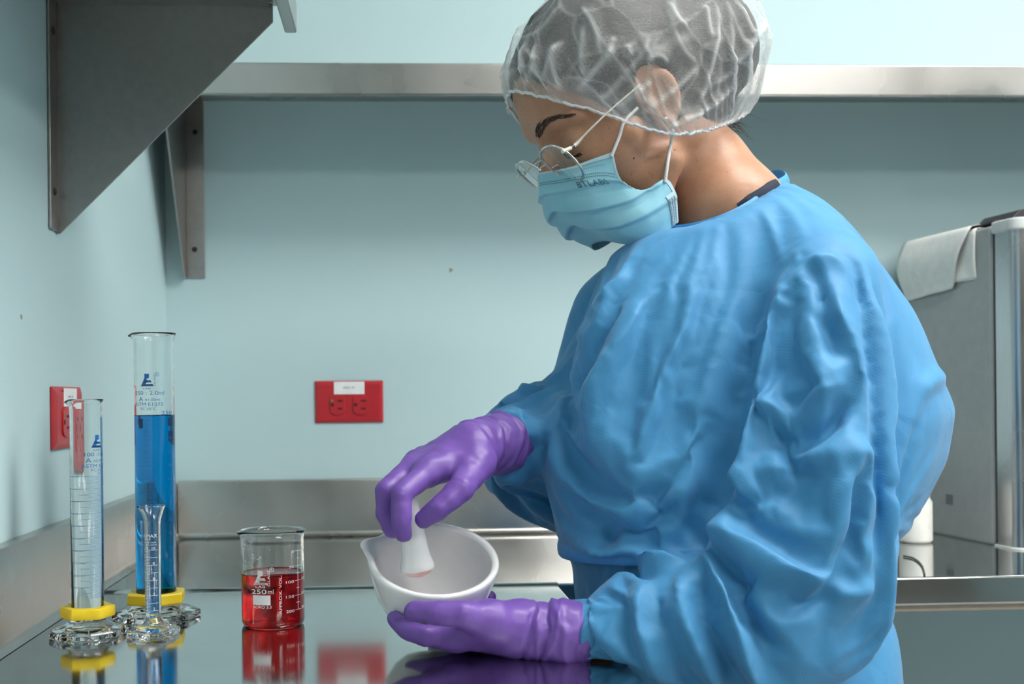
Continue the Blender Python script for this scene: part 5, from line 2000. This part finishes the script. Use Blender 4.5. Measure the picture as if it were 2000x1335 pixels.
Gm[:, :, 1] *= -1
Gm[4, :, 2] += 0.003
Gm[5, :, 2] += 0.008
GG = np.concatenate([Gm, G], 1)                                                    # far side edge .. midline .. near side edge
# spread the midline a little so the front of the mask is rounded
NU, NV = 97, 61
tmp = np.array([catmull(GG[r], NU) for r in range(6)])
SURF = np.array([catmull(tmp[:, c], NV) for c in range(NU)])                       # NU x NV x 3
SURF = SURF.transpose(1, 0, 2)                                                     # NV x NU
du = np.gradient(SURF, axis=1)
dv_ = np.gradient(SURF, axis=0)
NRM = np.cross(du, dv_)
NRM /= vlen(NRM)[..., None] + 1e-12
cen = np.array([0.04, 0, -0.03])
if ((SURF - cen) * NRM).sum() < 0:
    NRM = -NRM
vv = np.linspace(0, 1, NV)[:, None]
uu = np.linspace(-1, 1, NU)[None, :]
pleat = np.zeros((NV, NU))
for v0, sl in ((0.33, 0.10), (0.55, 0.02), (0.76, -0.04)):
    x = (vv - (v0 - sl * np.abs(uu)))
    pleat += np.where(x < 0, np.clip(1 + x / 0.16, 0, 1), np.clip(1 - x / 0.025, 0, 1)) * 0.0042
pleat *= np.clip(1.15 - 0.75 * np.abs(uu) ** 1.5, 0, 1)
flat_ = SURF.reshape(-1, 3)
pleat += 0.0020 * vnoise(flat_, 0.022, 5).reshape(NV, NU) + 0.0024 * (worley(flat_, 0.030, 77)[0] - 0.45).reshape(NV, NU)
pleat *= np.clip(np.minimum(vv, 1 - vv) * 9, 0.1, 1)
SURF = SURF + NRM * (0.0022 + pleat)[..., None]
SURFW = HO + SURF @ HM
NRMW = NRM @ HM
f = [(r * NU + c, r * NU + c + 1, (r + 1) * NU + c + 1, (r + 1) * NU + c) for r in range(NV - 1) for c in range(NU - 1)]
if (np.cross(SURFW[30, 61] - SURFW[30, 60], SURFW[31, 60] - SURFW[30, 60]) @ NRMW[30, 60]) < 0:
    f = [q[::-1] for q in f]
mask = mesh_obj('face_mask', SURFW.reshape(-1, 3), f, M['mask'], person, smooth=True)
md = mask.modifiers.new('thickness', 'SOLIDIFY')
md.thickness = 0.0012
md.offset = -1
mask['label'] = 'pleated light blue surgical face mask'


def mask_pt(u, v, off=0.0006):
    """u -1..1 across (1 = near side edge), v 0..1 top to bottom"""
    c = (u + 1) / 2 * (NU - 1)
    r = v * (NV - 1)
    c0, r0 = int(min(max(c, 0), NU - 2)), int(min(max(r, 0), NV - 2))
    a, b = c - c0, r - r0
    def L(A):
        return A[r0, c0] * (1 - a) * (1 - b) + A[r0, c0 + 1] * a * (1 - b) + A[r0 + 1, c0] * (1 - a) * b + A[r0 + 1, c0 + 1] * a * b
    return L(SURFW) + off * L(NRMW)


def mask_strip(name, u0, v0, u1, v1, u2, v2, u3, v3, mat, n=40, off=0.0005):
    """strip between the edge (u0,v0)-(u1,v1) and (u3,v3)-(u2,v2)"""
    vs = []
    for k in range(n + 1):
        t = k / n
        vs.append(mask_pt(u0 + (u1 - u0) * t, v0 + (v1 - v0) * t, off))
        vs.append(mask_pt((u0 + u3) / 2 + ((u1 + u2) / 2 - (u0 + u3) / 2) * t, (v0 + v3) / 2 + ((v1 + v2) / 2 - (v0 + v3) / 2) * t, off))
        vs.append(mask_pt(u3 + (u2 - u3) * t, v3 + (v2 - v3) * t, off))
    fs = []
    for k in range(n):
        for j in range(2):
            fs.append((3 * k + j, 3 * k + 3 + j, 3 * k + 4 + j, 3 * k + 1 + j))
    return mesh_obj(name, vs, fs, mat, mask, smooth=True)


mask_strip('top_binding', -1, 0.0, 1, 0.0, 1, 0.035, -1, 0.035, M['mask_edge'], 80)
mask_strip('side_binding', 1, 0.0, 1, 1.0, 0.975, 1.0, 0.975, 0.0, M['mask_edge'], 40)
mask_strip('side_binding', 0.90, 0.74, 0.90, 0.99, 1.0, 0.99, 1.0, 0.74, M['mask_edge'], 20, 0.0008)
wd = MB()


def dash(u, v, du_, dv2):
    q = [mask_pt(u - du_, v - dv2, 0.0011), mask_pt(u + du_, v - dv2, 0.0011), mask_pt(u + du_, v + dv2, 0.0011), mask_pt(u - du_, v + dv2, 0.0011)]
    wd.add(q, [(0, 1, 2, 3)])


for k in range(46):
    u = -0.05 + 0.98 * k / 45
    dash(u, 0.165, 0.006, 0.0055)
    dash(u, 0.195, 0.006, 0.0055)
    if 0.3 < u < 0.86:
        dash(u, 0.085, 0.004, 0.004)
for k in range(18):
    for j in range(3):
        dash(0.91 + 0.028 * j, 0.78 + 0.20 * k / 17, 0.007, 0.0035)
wm = mesh_obj('weld_marks', wd.v, wd.f, M['weld'], mask)
wm['kind'] = 'stuff'
v, f = text_geo('BTLABS', 1.0, 0.28)
vs = []
for x, y in v:
    vs.append(mask_pt(0.60 + x * 0.30, 0.265 - y * 0.22, 0.0021))
mesh_obj('printed_name', vs, f, M['weld'], mask)
# ear loops
e1 = [mask_pt(0.97, 0.03, 0.001), on_skin(1209, 268, 0.0025), on_skin(1219, 240, 0.003), on_skin(1240, 215, 0.005)]
tube('ear_loop', catmull(np.array(e1), 24), 0.0016, M['loop'], mask, 8)
e2 = [mask_pt(0.97, 0.62, 0.001), on_skin(1303, 318, 0.003), on_skin(1308, 285, 0.004), on_skin(1309, 250, 0.006)]
tube('ear_loop', catmull(np.array(e2), 24), 0.0017, M['loop'], mask, 8)

# ---------------------------------------------------------------- glasses
lens_up = 0.315 * HF + 0.973 * HU
lens_up /= np.linalg.norm(lens_up)
lens_n = np.cross(HL, lens_up)
if lens_n @ HF < 0:
    lens_n = -lens_n
cN = head_at(1097, 322, 0.047)
cF = cN - 0.070 * HL
gl = {}
def rim_pts(c, sgn, n=60, k=1.0):
    P = []
    for i in range(n):
        a = 2 * math.pi * i / n
        x, y = math.cos(a), math.sin(a)
        e = 2.5
        r = (abs(x) ** e + abs(y) ** e) ** (-1 / e)
        P.append(c + HL * (0.0240 * r * x * k * (1 + 0.06 * y)) + lens_up * (0.0235 * r * y * k) - lens_n * 0.0025 * (x * sgn) * (x * sgn > 0))
    return np.array(P)


bridge_mid = (cN + cF) / 2 + lens_up * 0.006 + lens_n * 0.004
glasses = empty('spectacles', tuple(bridge_mid))
glasses.parent = person
glasses.matrix_parent_inverse = Matrix.Identity(4)
glasses['label'] = 'thin metal framed spectacles'
for c, s in ((cN, 1), (cF, -1)):
    R_ = rim_pts(c, s)
    tube('rim', R_, 0.0014, M['chrome'], glasses, 8, 1.0, up=lens_n, closed=True)
    R2_ = rim_pts(c, s, 60, 0.985)
    vs = [c + lens_n * 0.0004] + list(R2_ + lens_n * 0.0004) + [c - lens_n * 0.0004] + list(R2_ - lens_n * 0.0004)
    fs = [(0, 1 + i, 1 + (i + 1) % 60) for i in range(60)] + [(61, 62 + (i + 1) % 60, 62 + i) for i in range(60)] + [(1 + i, 62 + i, 62 + (i + 1) % 60, 1 + (i + 1) % 60) for i in range(60)]
    mesh_obj('lens', vs, fs, M['glass'], glasses)
for dy in (0.008, 0.014):
    tube('bridge', catmull(np.array([cN - HL * 0.024 + lens_up * dy, bridge_mid + lens_up * (dy - 0.005), cF + HL * 0.024 + lens_up * dy]), 14), 0.0009, M['chrome'], glasses, 8)
for s, c in ((1, cN), (-1, cF)):
    tube('nose_pad', catmull(np.array([c - s * HL * 0.022 + lens_up * 0.002, c - s * HL * 0.020 - lens_n * 0.006, c - s * HL * 0.022 - lens_n * 0.008 - lens_up * 0.006]), 10), 0.0007, M['chrome'], glasses, 6)
hinge = cN + HL * 0.0255 + lens_up * 0.010
for s in (1, -1):
    c = cN if s == 1 else cF
    h0 = c + s * HL * 0.0258 + lens_up * 0.012 + lens_n * 0.001
    if s == 1:
        pts = [h0, head_at(1122, 284, 0.066), head_at(1150, 255, 0.070), head_at(1192, 215, 0.073), head_at(1250, 165, 0.077)]
    else:
        q = [h0] + [head_at(*z) for z in ((1122, 284, 0.066), (1150, 255, 0.070), (1192, 215, 0.073), (1250, 165, 0.077))]
        pts = [h0] + [p - 2 * ((p - HO) @ HL) * HL for p in q[1:]]
    P = catmull(np.array(pts), 40)
    rad = np.interp(np.linspace(0, 1, 40), [0, 0.3, 0.42, 1], [0.0020, 0.0020, 0.0010, 0.0010])
    tp = tube('temple_arm', P, rad, M['cream'], glasses, 8)
    tube('hinge', P[7:10], 0.0023, M['black'], glasses, 8)
